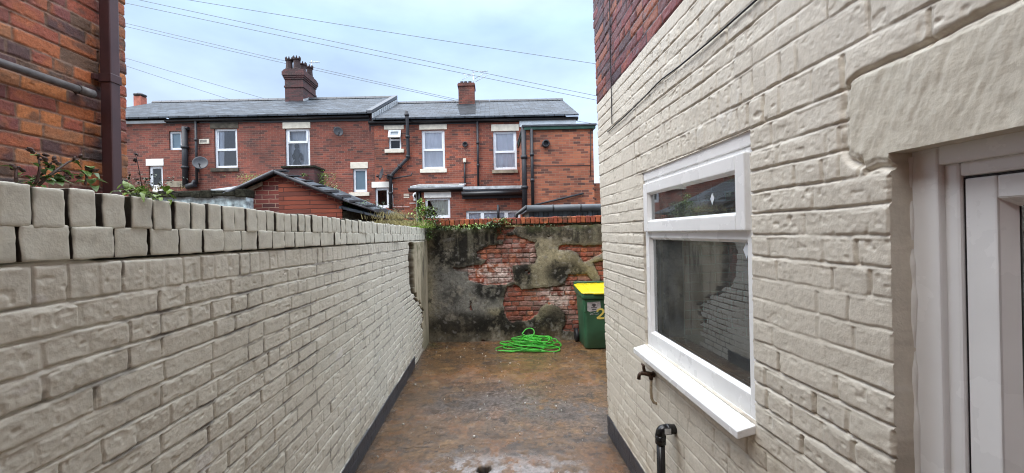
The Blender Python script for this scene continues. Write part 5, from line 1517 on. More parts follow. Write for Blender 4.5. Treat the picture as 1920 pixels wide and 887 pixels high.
    t = empty('security_camera', c, 'small white security camera with a black lens on the wall left of the curtained window', 'camera')
    m = MB(); m.lathe([(.001, -.10), (.09, -.09), (.12, -.02), (.12, .05), (.09, .07)], c, 14, axis=(.25, -1, -.15)); m.box(c.x - .10, c.x + .10, c.y + .06, YT, c.z - .17, c.z - .03); m.build('housing', M['upvc_far'], t)
    m = MB(); m.lathe([(.085, 0), (.08, .02), (.001, .03)], Vector(c) + Vector((.25, -1, -.15)).normalized() * .062, 14, axis=(.25, -1, -.15)); m.build('lens', M['blackpvc'], t)
    dishv('dark satellite dish turned sideways beside the bent black pipe', P(717, 327, YT - .32), .23, (-.95, -.55, .25), P(729, 331, YT))
    # aerial on the stack
    ca = P(888, 135, Ych + .35)
    t = empty('television_aerial', ca, 'two armed rooftop aerial on the plain right chimney', 'aerial')
    m = MB(); m.tube([(x1 - .05, Ych + .35, zt - .3), (x1 - .05, Ych + .35, ca.z + .05)], .018, 6); m.build('mast', M['alu'], t)
    m = MB(); a0 = Vector((x1 - .08, Ych + .35, ca.z)); b0 = P(914, 133.5, Ych + .2); m.tube([a0, b0], .013, 6)
    for i in range(10):
        c = a0.lerp(b0, i / 9); m.tube([c - Vector((0, .12, .03)), c + Vector((0, .12, .03))], .007, 4)
    m.build('yagi_arm', M['alu'], t)
    m = MB()
    for (pa, pb) in (((890, 148), (910, 136)), ((892, 153), (916, 140))):
        m.tube([P(*pa, Ych + .3), P(*pb, Ych + .1)], .012, 5)
    m.tube([P(888, 138, Ych + .35), P(866, 150, Ych + .35)], .008, 4); m.tube([P(866, 139, Ych + .35), P(888, 143, Ych + .35)], .008, 4)
    m.build('aerial_rods', M['alu'], t)
terrace_c()

def terrace_d():
    root = empty('terraced_house', ((xc2 + xd1) / 2, YT, 0), 'right end terraced house with roof verge, black fascia porch and green-topped brick extension', 'house', 'terraced houses beyond the yard')
    H = [far_window(root, (925, 246, 969, 318), YT, 'sash', curtain=[(.02, .98, .02, .98, 'net')], lintel=(921, 233, 973, 246), sill=(923, 319, 971, 325), smat='stone')]
    xe0 = X(979, 300, 12.6)
    house_shell(root, xc2 + .002, xd1 - .35, zeR - .02, H, 'brick_far2')
    roof_slab(root, xc2 + .002, xd1, zeR, zrR, 'slate2', x1r=X(1055, 190, YR))
    gutter(root, xc2 + .002, X(1083, 224), zeR, h=.13)
    a = rect(974, 226, 1080, 237, YT - .05); m = MB(); m.box(a[0], a[1], YT - .06, YT - .004, a[2], a[3] + .02); m.build('white_fascia', M['white_fascia'], root)
    pipe(root, [P(895, 226, YT - .08), P(897, 352, YT - .08)], .042)
    Yl = 13.4
    a = rect(868, 349, 979, 358, Yl); m = MB()
    m.hexa([(a[0], Yl - .05, a[2]), (a[1], Yl - .05, a[2]), (a[1], YT - .002, a[3] + .1), (a[0], YT - .002, a[3] + .1)], [(a[0], Yl - .05, a[2] + .05), (a[1], Yl - .05, a[2] + .05), (a[1], YT - .002, a[3] + .15), (a[0], YT - .002, a[3] + .15)])
    m.build('porch_lead', M['lead_dark'], root)
    m = MB(); b = rect(868, 349, 979, 354, Yl - .06); m.box(b[0], b[1], Yl - .09, Yl - .06, b[2], b[3]); m.build('porch_edge', M['lead'], root)
    g = rect(865, 358, 981, 372, Yl - .04); m = MB(); m.box(g[0] + .03, g[1], Yl - .10, Yl - .01, g[2], g[3] - .02); m.tube([(g[0] + .02, Yl - .16, g[3] - .09), (g[1], Yl - .16, g[3] - .09)], .07, 10); m.build('porch_fascia', M['black'], root)
    hol = [far_window(root, (874, 394, 976, 424), Yl, 'three', curtain=[(.03, .97, .03, .97, 'net')], fw=.085)]
    m = MB(); xl, xr = X(873, 390, Yl), X(979, 390, Yl); pwall(m, xl, xr, -.05, g[3] - .03, Yl, hol); m.quad((xl, Yl, -.05), (xl, Yl, g[2]), (xl, YT, g[2]), (xl, YT, -.05)); m.build('porch_wall', M['brick_far2'], root)
    pipe(root, [P(934, 384, Yl - .12), P(934.5, 412, Yl - .12)], .045, collars=False, name='vent_pipe')
    # flat-roofed brick extension
    Ye = 12.6
    x0, x1 = X(985, 320, Ye), X(1113.5, 320, Ye); z1 = Zp(1050, 243, Ye); zt = Zp(1050, 236, Ye)
    m = MB(); m.box(x0, x1, Ye, YT - .01, -.05, z1); ex = m.build('extension', M['brick_ext'], root)
    m = MB(); m.box(x0 - .05, x1 + .06, Ye - .07, YT - .01, z1 + .001, zt - .02); m.build('extension_fascia', M['green_fascia'], ex)
    m = MB(); m.box(x0 - .08, x1 + .09, Ye - .10, YT - .01, zt - .02, zt + .03); m.build('extension_roof', M['lead_dark'], ex)
    p = [P(981.5, 238, Ye), P(984.5, 408, Ye)]; pipe(ex, p, .075)
    pipe(ex, [P(996.5, 242, Ye - .06), P(999, 386, Ye - .06)], .048)
    pipe(ex, [P(1000, 385, Ye - .06), P(1094, 362.5, Ye - .06)], .032, collars=False, name='waste_pipe')
    m = MB(); c = P(1023, 270, Ye); m.lathe([(.12, 0), (.12, .10), (.08, .12), (.08, .04)], (c.x, Ye, c.z), 12, axis=(0, -1, 0)); m.build('flue_vent', M['iron'], ex)
    m = MB(); a, b = P(986, 311, Ye), P(1108, 310.5, Ye); m.tube([(a.x, Ye - .004, a.z), (b.x, Ye - .004, b.z)], .011, 5); m.tube([P(1107.5, 244, Ye - .01), P(1107.5, 330, Ye - .01)], .012, 5); m.build('wall_cable', M['rubber'], ex)
    # lower white-sided part past the extension
    m = MB(); a = rect(1113, 350, 1240, 420, 14.2); m.box(x1 + .05, a[1], 13.0, 14.4, -.05, a[3]); m.build('side_wall', M['brick_ext'], ex)
terrace_d()

# black-roofed shed in the yard across the alley
def shed():
    Y = 9.5
    a = rect(987, 383, 1190, 396, Y)
    root = empty('garden_shed', ((a[0] + a[1]) / 2, Y, 0), 'low shed with rolled dark grey roof edge and blue grey boards, under the brick extension', 'shed')
    m = MB()
    m.hexa([(a[0], Y, a[2] + .02), (a[1], Y, a[2] + .02), (a[1], Y + 1.8, a[2] + .03), (a[0], Y + 1.8, a[2] + .03)], [(a[0] + .03, Y, a[3] - .02), (a[1], Y, a[3] - .02), (a[1], Y + 1.8, a[3] + .02), (a[0], Y + 1.8, a[3] + .02)])
    m.tube([(a[0], Y - .04, (a[2] + a[3]) / 2), (a[1], Y - .04, (a[2] + a[3]) / 2)], (a[3] - a[2]) * .5, 14)
    x = a[0] + .25
    rf = m.build('roof', M['felt'], root)
    m = MB(); x = X(1036, 389, Y)
    while x < a[1]:
        m.tube([(x - .015, Y - .04, (a[2] + a[3]) / 2), (x + .015, Y - .04, (a[2] + a[3]) / 2)], (a[3] - a[2]) * .5 + .008, 14); x += .64
    m.build('roof_joint', M['black'], rf)
    m = MB(); x = a[0] + .06
    while x < a[1] - .1: m.box(x, x + .105, Y + .06, Y + .085, -.05, a[2] + .05); x += .115
    m.build('boards', M['slat_blue'], root)
    m = MB(); m.box(a[0] + .06, a[1], Y + .086, Y + 1.7, -.05, a[2] + .03); m.build('frame', M['soot'], root)
    m = MB(); m.tube([P(988, 388, Y - .05), P(975, 398, Y - .05), P(968, 402, Y - .05), P(966, 425, Y - .05)], .05, 10); m.build('gutter_spout', M['black'], root)
shed()

# ---------------------------------------------------------------- brick outhouse over the left wall
def outhouse():
    Y = 7.0
    ap, le, re = P(521, 322, Y), P(420, 368, Y), P(641, 372, Y)
    root = empty('brick_outhouse', (ap.x, Y, 0), 'small gabled brick outhouse with red painted patch and slate verge behind the left wall', 'outhouse')
    L = 2.6
    def out(zoff): return [(le.x + .05, Y, -.05), (re.x, Y, -.05), (re.x, Y, re.z - zoff), (ap.x, Y, ap.z - zoff), (le.x + .05, Y, le.z - zoff)]
    m = MB(); m.prism(out(.05), (0, L, 0)); m.build('wall', M['brick_out'], root)
    # panel of red paint over brick: from below the apex to the right corner
    xm = P(523, 360, Y).x
    zr = lambda x: ap.z + (re.z - ap.z) * (x - ap.x) / (re.x - ap.x) - .08
    m = MB(); m.prism([(xm, Y - .012, 1.2), (re.x + .004, Y - .012, 1.2), (re.x + .004, Y - .012, zr(re.x) - .02), (ap.x + .05, Y - .012, zr(ap.x + .05) - .03), (xm, Y - .012, zr(xm) - .05)], (0, .010, 0))
    m.build('red_painted_patch', M['red_paint_brick'], root)
    # slate roof: two slopes, the right one running on down over a lean-to
    far = P(722, 402, Y)
    rf = MB()
    def slope(a, b, t=.035, y0=Y - .10, y1=Y + L):
        a, b = Vector(a), Vector(b); u = Vector((0, 0, t))
        rf.hexa([(a.x, y0, a.z), (b.x, y0, b.z), (b.x, y1, b.z), (a.x, y1, a.z)], [(a.x, y0, a.z + t), (b.x, y0, b.z + t), (b.x, y1, b.z + t), (a.x, y1, a.z + t)])
    slope((le.x - .12, 0, le.z - .09), (ap.x, 0, ap.z - .035)); slope((ap.x, 0, ap.z - .035), (re.x + .04, 0, re.z - .05)); slope((re.x + .03, 0, re.z - .03), (far.x, 0, far.z - .01), .03)
    r_ = rf.build('roof', M['slate'], root)
    m = MB()
    def strip(p, q, w=.035, y=Y - .115):
        m.tube([(p[0], y, p[1]), (q[0], y, q[1])], w, 6)
    strip((le.x - .12, le.z - .07), (ap.x, ap.z - .01)); strip((ap.x, ap.z - .01), (re.x + .05, re.z - .03)); strip((re.x + .05, re.z - .03), (far.x, far.z), .022)
    rr = random.Random(3); x = ap.x
    while x < far.x - .1:
        t = (x - ap.x) / (far.x - ap.x); z = (ap.z + (re.z - ap.z) * (x - ap.x) / (re.x - ap.x)) if x < re.x else re.z + (far.z - re.z) * (x - re.x) / (far.x - re.x)
        m.box(x, x + .2, Y - .13 - rr.random() * .03, Y, z - .012 + rr.uniform(-.01, .012), z + .018 + rr.uniform(-.005, .012)); x += .21
    m.build('verge', M['lead_dark'], r_)
    m = MB(); m.hexa([(le.x - .1, Y - .05, le.z - .16), (ap.x - .25, Y - .05, ap.z - .24), (ap.x - .25, Y - .02, ap.z - .24), (le.x - .1, Y - .02, le.z - .16)], [(le.x - .1, Y - .05, le.z - .10), (ap.x - .25, Y - .05, ap.z - .17), (ap.x - .25, Y - .02, ap.z - .17), (le.x - .1, Y - .02, le.z - .10)]); m.build('barge_board', M['stone'], root)
    # lean-to on the right with broken slates; a dark block paints the shade under them
    m = MB(); m.prism([(re.x + .002, Y + .25, -.05), (far.x - .12, Y + .25, -.05), (far.x - .12, Y + .25, far.z - .03), (re.x + .002, Y + .25, re.z - .08)], (0, L - .3, 0)); m.build('lean_to', M['stone'], root)
    a, b = P(641, 394, Y), P(726, 408, Y)
    m = MB(); m.hexa([(re.x, Y - .15, a.z + .02), (b.x, Y - .15, b.z - .03), (b.x, Y + .25, b.z + .04), (re.x, Y + .25, a.z + .12)], [(re.x, Y - .15, a.z + .05), (b.x, Y - .15, b.z), (b.x, Y + .25, b.z + .07), (re.x, Y + .25, a.z + .15)]); m.build('low_slates', M['slate2'], root)
    m = MB(); m.box(re.x + .002, b.x - .1, Y + .0, Y + .2, -.05, a.z - .02); m.build('shade_block', M['moss'], root)
    # low brick stack behind the ridge
outhouse()

def stack():
    Y = 8.9
    a = rect(531, 315, 590, 400, Y)
    t = empty('brick_pier', ((a[0] + a[1]) / 2, Y, 0), 'low dark brick pier with mossy top rising behind the outhouse roof', 'pier')
    m = MB(); m.box(a[0], a[1], Y, Y + .5, -.05, a[3]); m.build('pier', M['chim'], t)
    m = MB(); m.box(a[0] - .03, a[1] + .03, Y - .03, Y + .53, a[3], a[3] + .05); m.build('cap', M['moss'], t, bevel=.012)
stack()

def block_wall():
    Y = 6.62
    a = rect(322, 366, 462, 420, Y)
    t = empty('flaking_wall', ((a[0] + a[1]) / 2, Y, 0), 'wall with flaking pale blue paint and black mossy top, next to the brick outhouse', 'wall')
    m = MB(); m.box(a[0] - 2.0, a[1], Y, Y + .2, -.05, a[3] - .02); m.build('wall_face', M['blue_block'], t)
    m = MB(); r = random.Random(6); x = a[0] - 2.0
    while x < a[1]:
        w = r.uniform(.12, .26); m.box(x, min(x + w, a[1] + .01), Y - .04 - r.uniform(0, .02), Y + .23, a[3] - .03 + r.uniform(-.02, .02), a[3] + .05 + r.uniform(-.025, .035)); x += w
    m.build('coping', M['moss'], t, bevel=.012)
    t2 = rect(311, 358, 418, 368, Y + 1.3)
    w2 = empty('mossy_wall', ((t2[0] + t2[1]) / 2, Y + 1.3, 0), 'dark moss topped brick wall standing behind the flaking blue wall', 'wall')
    m = MB(); m.box(t2[0], t2[1], Y + 1.3, Y + 1.5, -.05, t2[3] - .05); m.build('wall_face', M['brick_out'], w2)
    m = MB(); m.box(t2[0] - .02, t2[1] + .02, Y + 1.27, Y + 1.53, t2[3] - .049, t2[3]); m.build('coping', M['moss'], w2, bevel=.02)
block_wall()

# ---------------------------------------------------------------- wheeled bin
def wheelie_bin():
    x0, yf = P(1095, 660, 5.76).x, 5.76
    W, D, Hh = .565, .60, .955
    cx = x0 + W / 2 - .005
    root = empty('wheeled_bin', (cx, yf + D / 2, 0), 'green wheeled bin with bright yellow lid and yellow house number at the back wall', 'bin')
    def ring(w, d, y_off, z, n=5, r=.05):
        pts = []
        for (sx, sy) in ((1, -1), (1, 1), (-1, 1), (-1, -1)):
            for i in range(n):
                a0 = {(1,-1): -math.pi/2, (1,1): 0, (-1,1): math.pi/2, (-1,-1): math.pi}[(sx, sy)]
                a = a0 + math.pi/2 * i/(n-1)
                pts.append((cx + sx*(w/2 - r) + r*math.cos(a), yf + D/2 + y_off + sy*(d/2 - r) + r*math.sin(a), z))
        return pts
    def loft(mb, rings):
        n = len(rings[0]); vs = [p for r_ in rings for p in r_]; fs = []
        for i in range(len(rings)-1):
            for k in range(n): fs.append((i*n+k, i*n+(k+1) % n, (i+1)*n+(k+1) % n, (i+1)*n+k))
        mb.add(vs, fs, True)
        q = len(mb.v) - len(vs)
        mb.f += [tuple(q+k for k in range(n-1,-1,-1)), tuple(q+(len(rings)-1)*n+k for k in range(n))]; mb.smooth += [False, False]
    tl = lambda rg, s: [(p[0], p[1], p[2] + s * (p[1] - yf) / D) for p in rg]
    m = MB()
    loft(m, [ring(.44, .42, .03, .012), ring(.46, .45, .03, .03), ring(.475, .49, .015, .30), ring(.52, .55, .0, .71), ring(.525, .56, 0, .745)])
    loft(m, [tl(ring(.545, .585, 0, .742, r=.04), .02), tl(ring(.565, .60, 0, .755, r=.04), .03), tl(ring(.565, .60, 0, .812, r=.04), .05), tl(ring(.55, .59, 0, .820, r=.04), .05)])
    m.box(cx - .20, cx + .20, yf + D - .02, yf + D + .05, .66, .80)
    for s in (-1, 1): m.box(cx + s*.235 - .012, cx + s*.235 + .012, yf + .03, yf + .07, .56, .76)
    m.build('body', M['bin_green'], root)
    m = MB()
    loft(m, [tl(ring(.57, .605, -.002, .819, r=.045), .055), tl(ring(.58, .615, -.004, .823, r=.045), .055), tl(ring(.58, .615, -.004, .832, r=.045), .055), tl(ring(.55, .58, .0, .838, r=.05), .055), tl(ring(.48, .52, .01, .840, r=.06), .055), tl(ring(.44, .48, .01, .834, r=.06), .055)])
    m.box(cx - .24, cx + .24, yf + D - .05, yf + D + .03, .855, .895)
    zl = lambda yy: .8385 + .055 * (yy - yf) / D
    for s in (-.15, .15):
        m.hexa([(cx + s - .012, yf + .09, zl(yf + .09) - .004), (cx + s + .012, yf + .09, zl(yf + .09) - .004), (cx + s + .012, yf + .50, zl(yf + .5) - .004), (cx + s - .012, yf + .50, zl(yf + .5) - .004)],
               [(cx + s - .008, yf + .10, zl(yf + .1) + .006), (cx + s + .008, yf + .10, zl(yf + .1) + .006), (cx + s + .008, yf + .49, zl(yf + .49) + .006), (cx + s - .008, yf + .49, zl(yf + .49) + .006)])
    m.box(cx - .13, cx + .13, yf - .035, yf + .01, .818, .830)
    lid = m.build('lid', M['bin_yellow'], root)
    m = MB(); m.tube([(cx - .27, yf + D + .055, .905), (cx + .27, yf + D + .055, .905)], .016, 8)
    for s in (-.26, -.1, .1, .26): m.box(cx + s - .018, cx + s + .018, yf + D - .01, yf + D + .06, .83, .915)
    m.build('handle_bar', M['bin_green'], root)
    wy = yf + D - .02
    for s in (-1, 1):
        xw = cx + s * .262
        m = MB(); m.lathe([(.05, -.025), (.092, -.024), (.10, -.016), (.10, .016), (.092, .024), (.05, .025)], (xw, wy, .10), 24, axis=(1, 0, 0)); wv = m.build('wheel', M['rubber'], root)
        m = MB(); m.lathe([(.048, -.018), (.048, .018)], (xw, wy, .10), 14, axis=(1, 0, 0)); m.lathe([(.014, -.034), (.014, .034)], (xw, wy, .10), 8, axis=(1, 0, 0)); m.build('wheel_hub', M['iron'], wv)
    m = MB(); m.tube([(cx - .25, wy, .10), (cx + .25, wy, .10)], .012, 8); m.build('axle', M['iron'], root)
    # the front face leans out: interpolate its plane
    def front(u, z):
        t = (z - .30) / .41
        y = yf + D/2 - (.49 + .06 * t) / 2 + .015 * (1 - t)
        return Vector((cx + u, y - .003, z))
    def onface(mb, poly, lift=0.0):
        mb.add([front(u, z) - Vector((0, lift, 0)) for u, z in poly], [tuple(range(len(poly)))])
    u0 = P(1102, 560, yf).x - cx
    k = yf / F
    m = MB(); zt = .705
    onface(m, [(u0, zt - 17*k), (u0 + 4*k, zt - 19.5*k), (u0 + 21*k, zt - 17*k), (u0 + 25.5*k, zt - 14*k), (u0 + 24*k, zt), (u0 + 12*k, zt - .5*k), (u0 - .5*k, zt - 1.5*k)])
    st = m.build('paper_label', M['sticker'], root)
    m = MB()
    def bar(a, b, z, h): onface(m, [(u0 + a*k, zt - z*k), (u0 + b*k, zt - z*k), (u0 + b*k, zt - (z - h)*k), (u0 + a*k, zt - (z - h)*k)], .001)
    bar(7, 18, 12.5, 1.6); bar(8.5, 16, 15.8, 1.5); bar(4, 20, 2.8, .8)
    pts = [(u0 + (12.3 + 3.6*math.cos(a)*(1 + .2*math.sin(3*a)))*k, zt - (7 - 3.2*math.sin(a))*k) for a in np.linspace(0, 2*math.pi, 14)[:-1]]
    onface(m, pts, .001)
    m.build('label_print', M['ink'], st)
    m = MB(); z0 = .705 - 21*k
    m.tube([front(u0 + 5*k + 16*k*t, z0 - (1.5*math.sin(t*7) + 1.0*t)*k) for t in np.linspace(0, 1, 14)], .0022, 5)
    m.tube([front(u0 + 5*k + 16*k*t, z0 - (3.6 + .6*math.sin(t*9))*k) for t in np.linspace(0, 1, 10)], .0018, 5)
    m.build('scrawl', M['sticker'], root)
    # painted figure 2
    un, zn = P(1121.5, 590, yf).x - cx, P(1122, 590, yf).z
    s = 17 * k / 1.0
    path = [(-.36, .30), (-.30, .46), (-.10, .56), (.14, .54), (.30, .40), (.30, .20), (.16, .0), (-.10, -.24), (-.36, -.46), (-.05, -.48), (.36, -.47)]
    m = MB(); hw = .105
    for i in range(len(path) - 1):
        a, b = Vector((*path[i], 0)), Vector((*path[i+1], 0)); d = (b - a).normalized(); nrm = Vector((-d.y, d.x, 0)) * hw; ex = d * .05
        onface(m, [(un + (q.x + .36) * s, zn + q.y * s) for q in (a - ex - nrm, b + ex - nrm, b + ex + nrm, a - ex + nrm)], .0008 + .00012 * i)
    m.build('house_number', M['num'], root)
wheelie_bin()

# ---------------------------------------------------------------- green hose in a heap
def hose():
    r = random.Random(12)
    c = P(991, 652, 6.05)
    pts = []
    def loop(cx, cy, rx, ry, rot, n, z, a0, span):
        for i in range(n):
            a = a0 + span * i / n
            x, y = rx * math.cos(a), ry * math.sin(a)
            pts.append(Vector((cx + x*math.cos(rot) - y*math.sin(rot), cy + x*math.sin(rot) + y*math.cos(rot), z + .010 * math.sin(a * 2 + rot) + .006 * r.random())))
    spec = [(-.29, -.10, .20, .15, .10), (.22, -.14, .22, .14, -.3), (-.08, .0, .30, .22, .4), (.28, .0, .21, .16, .3), (-.02, -.14, .24, .14, -.3), (.05, .06, .24, .20, .9),
            (-.20, .06, .24, .15, -.6), (.12, -.06, .26, .18, .3), (.0, .04, .16, .20, 1.1), (.24, .08, .24, .13, .6), (-.10, -.06, .17, .19, -.7), (.06, .02, .30, .16, .15), (.0, .06, .14, .12, .6), (.14, .02, .20, .14, -.9), (-.06, .04, .20, .10, .3), (.04, -.04, .13, .15, .2)]
    for i, (dx, dy, rx, ry, rot) in enumerate(spec):
        base = .014 + .0085 * i * (1.0 if abs(dx) < .15 else .45)
        loop(c.x + dx, c.y + dy, rx, ry, rot, 20, base, r.uniform(0, 6.28), 2*math.pi * r.choice([1.0, 1.15, .9]) * r.choice([1, 1, -1]))
    # one loop standing up at the back
    for i in range(16):
        a = -2.2 + 5.2 * i / 15
        pts.append(Vector((c.x - .02 + .10 * math.cos(a) + .05 * i / 15, c.y + .12 + .06 * math.sin(a), .175 + .065 * math.sin(a) + .02 * math.cos(a))))
    pts.append(c + Vector((.12, .05, .09)) - Vector((0, 0, c.z))); pts.append(Vector((c.x + .30, c.y - .02, .03))); pts.append(Vector((c.x + .43, c.y - .06, .018)))
    # Catmull-Rom for smoothness, never under the floor
    out = []
    for i in range(len(pts) - 1):
        p0, p1, p2, p3 = pts[max(i-1, 0)], pts[i], pts[i+1], pts[min(i+2, len(pts)-1)]
        for t in (0, .25, .5, .75):
            q = .5 * ((2*p1) + (p2 - p0)*t + (2*p0 - 5*p1 + 4*p2 - p3)*t*t + (3*p1 - p0 - 3*p2 + p3)*t**3)
            q.z = max(q.z, .013); out.append(q)
    root = empty('garden_hose', (c.x, c.y, 0), 'bright green garden hose lying in a tangled heap on the wet concrete', 'hose')
    m = MB(); m.tube(out, .0078, 7); m.build('hose', M['hose'], root)
    m = MB(); d = (out[-1] - out[-3]).normalized(); m.tube([out[-1], out[-1] + d * .05], .016, 8); m.build('hose_connector', M['rubber'], root)
hose()

# loose paint flecks and grit on the yard
def flecks():
    r = random.Random(77); m = MB()
    for i in range(90):
        y = r.uniform(2.7, 6.2); x = r.uniform(-.95, .9 if y < YC else 1.1)
        s = r.choice([.003, .003, .004, .005, .006, .010]) * r.uniform(.7, 1.3)
        a = r.uniform(0, 3.14); q = [(x + s*math.cos(a + k*1.57)*r.uniform(.5, 1.2), y + s*math.sin(a + k*1.57)*r.uniform(.5, 1.2), .014 + r.uniform(0, .003)) for k in range(4)]
        m.prism(q, (0, 0, -.012))
    tag(m.build('paint_flecks', M['fleck']), 'scattered pale paint flecks and grit on the wet concrete', kind='stuff')
flecks()

# ---------------------------------------------------------------- plants
def leaf_on(m, p, d, L, w, droop=.3, up=Vector((0, 0, 1))):
    """one folded, pointed leaf"""
    d = d.normalized(); s = d.cross(up)
    s = s.normalized() if s.length > 1e-3 else Vector((1, 0, 0))
    n = s.cross(d).normalized()
    a, b, e = p, p + d*L*.5 + n*L*.04, p + d*L - n*L*droop
    q = d * L * .25
    vs = [a, a + q + s*w*.42 + n*w*.16, b + s*w*.5 + n*w*.12, p + d*L*.78 + s*w*.27 - n*L*droop*.5, e, p + d*L*.78 - s*w*.27 - n*L*droop*.5, b - s*w*.5 + n*w*.12, a + q - s*w*.42 + n*w*.16, b, p + d*L*.25, p + d*L*.78 - n*L*droop*.55]
    m.add(vs, [(0,1,9), (1,2,8,9), (2,3,10,8), (3,4,10), (0,9,7), (9,8,6,7), (8,10,5,6), (10,4,5)], True)

def rdir(r, zmin=-.3, zmax=1):
    a = r.uniform(0, 6.283); z = r.uniform(zmin, zmax); k = math.sqrt(max(0, 1 - z*z)); return Vector((k*math.cos(a), k*math.sin(a), z))

def budding_plant():
    Yb = 1.30
    b = P(84, 344, Yb)
    root = empty('budding_weed', b, 'spindly purple stemmed weed with small green leaves on top of the left wall', 'weed')
    st, lv, bd = MB(), MB(), MB(); r = random.Random(31)
    ws = AL - .16
    def pp(px, py, x=None):
        xx = ws if x is None else x
        u0 = px - 922; Y = F * xx / u0
        q = P(px, py, Y); return q
    stems = [[(62, 350), (70, 338), (74, 318), (73, 300), (70, 287)], [(72, 348), (90, 331), (110, 316), (128, 304), (147, 299)], [(78, 335), (92, 330), (104, 322), (118, 320), (134, 330)], [(30, 340), (30, 325), (31, 313)], [(55, 345), (66, 333), (80, 326), (92, 312), (97, 305)], [(160, 345), (163, 334), (161, 326), (172, 323)]]
    for i, s in enumerate(stems):
        pts = [pp(*q, x=ws + .02 * math.sin(i + j)) for j, q in enumerate(s)]
        st.tube(pts, [.0038 - .0022 * j / len(pts) for j in range(len(pts))], 6)
        for j in range(1, len(pts)):
            for k in range(4 if i not in (3,) else 2):
                c = pts[j-1].lerp(pts[j], r.random()); d = rdir(r, -.4, .7)
                if r.random() < .55: leaf_on(lv, c, d, r.uniform(.022, .045), r.uniform(.009, .017), .25)
        for k in range(4):
            d = rdir(r, -.5, .9); c = pts[-1] + d * .008
            bd.lathe([(.001, 0), (.0045, .004), (.005, .009), (.001, .016)], c, 6, axis=d)
            c = pts[-2].lerp(pts[-1], r.random()) + rdir(r) * .007; bd.lathe([(.001, 0), (.004, .004), (.001, .011)], c, 5, axis=d)
    for (px, py) in ((95, 342), (105, 344), (113, 347), (88, 343), (160, 325), (168, 322), (165, 340), (170, 347), (174, 352)):
        c = pp(px, py); leaf_on(lv, c, Vector((r.uniform(.2, 1), r.uniform(-1, 1), r.uniform(-.2, .5))), .05, .022, .35)
    st.build('stems', M['stem'], root); lv.build('leaves', M['leaf'], root); bd.build('buds', M['stem'], root)  # bd holds the closed buds near the stem tips
budding_plant()

def wall_top_leaves():
    b = P(265, 360, 1.75)
    root = empty('wall_top_plant', b, 'small bright green leafy plant flopping over the coping below the brown downpipe', 'plant')
    lv, st = MB(), MB(); r = random.Random(17)
    for px in range(232, 304, 4):
        Y = F * (AL - .05) / (px - 922)
        base = P(px, 366 + (px - 226) * .09, Y)
        for k in range(3):
            d = Vector((r.uniform(-.2, .9), r.uniform(-1, 1), r.uniform(-.45, .8)))
            leaf_on(lv, base + Vector((r.uniform(-.05, .05), 0, r.uniform(-.005, .025))), d, r.uniform(.022, .046), r.uniform(.010, .020), .3)
    st.tube([P(228, 360, F*(AL-.06)/(228-922)), P(262, 354, F*(AL-.05)/(262-922)), P(300, 366, F*(AL-.05)/(300-922))], .003, 5)
    lv.build('leaves', M['leaf_lime'], root); st.build('stem', M['stem'], root)
    s = empty('dry_stalk', P(262, 345, 3.2), 'thin dark dried stalk with two hooked tips beside the brick house corner', 'weed')
    m = MB(); m.tube([P(266, 350, 3.2), P(262, 325, 3.2), P(257, 300, 3.2), P(254, 296, 3.2)], .0035, 5); m.tube([P(256, 300, 3.2), P(252, 297, 3.2), P(251, 303, 3.2)], .006, 5); m.build('stalk', M['stem'], s)
    m = MB(); m.tube([P(252, 288, 3.2), P(256, 289, 3.2), P(259, 292, 3.2)], [.004, .008, .003], 6); m.tube([P(252, 296, 3.2), P(254, 302, 3.2), P(255, 305, 3.2)], [.003, .009, .003], 6); m.tube([P(257, 300, 3.2), P(255, 293, 3.2), P(252, 288, 3.2)], .002, 4); m.build('seed_heads', M['rubber'], s)
wall_top_leaves()

def scrub(name, label, spec, seed, cat='plant'):
    """clump of blades and leaves: spec = [(px, py, Y, spread, height, kind, n)]"""
    r = random.Random(seed)
    c = P(spec[0][0], spec[0][1], spec[0][2])
    root = empty(name, c, label, cat)
    mbs = {}
    for (px, py, Y, sp, hg, kind, n) in spec:
        b = P(px, py, Y)
        for i in range(n):
            p = b + Vector((r.gauss(0, sp), r.gauss(0, sp * .7), r.uniform(0, hg)))
            if kind == 'grass_dry' or kind == 'blade':
                m = mbs.setdefault('grass_dry' if kind == 'grass_dry' else 'leaf_lime', MB())
                p.z = b.z; d = Vector((r.gauss(0, .35), r.gauss(0, .35), 1)).normalized(); L = hg * r.uniform(.4, 1.1); s = d.cross(Vector((r.uniform(-1,1), r.uniform(-1,1), 0.01))).normalized() * .0035
                bend = Vector((r.gauss(0, .25), r.gauss(0, .25), 0)) * L
                m.add([p - s, p + s, p + d*L*.6 + s*.7 + bend*.3, p + d*L + bend, p + d*L*.6 - s*.7 + bend*.3], [(0,1,2,4), (4,2,3)])
            else:
                m = mbs.setdefault(kind, MB()); L = r.uniform(.022, .05)
                leaf_on(m, p, rdir(r, -.6, .8), L, L * r.uniform(.4, .6), .25)
    for k, m in mbs.items(): m.build('foliage', M[k], root)
    return root

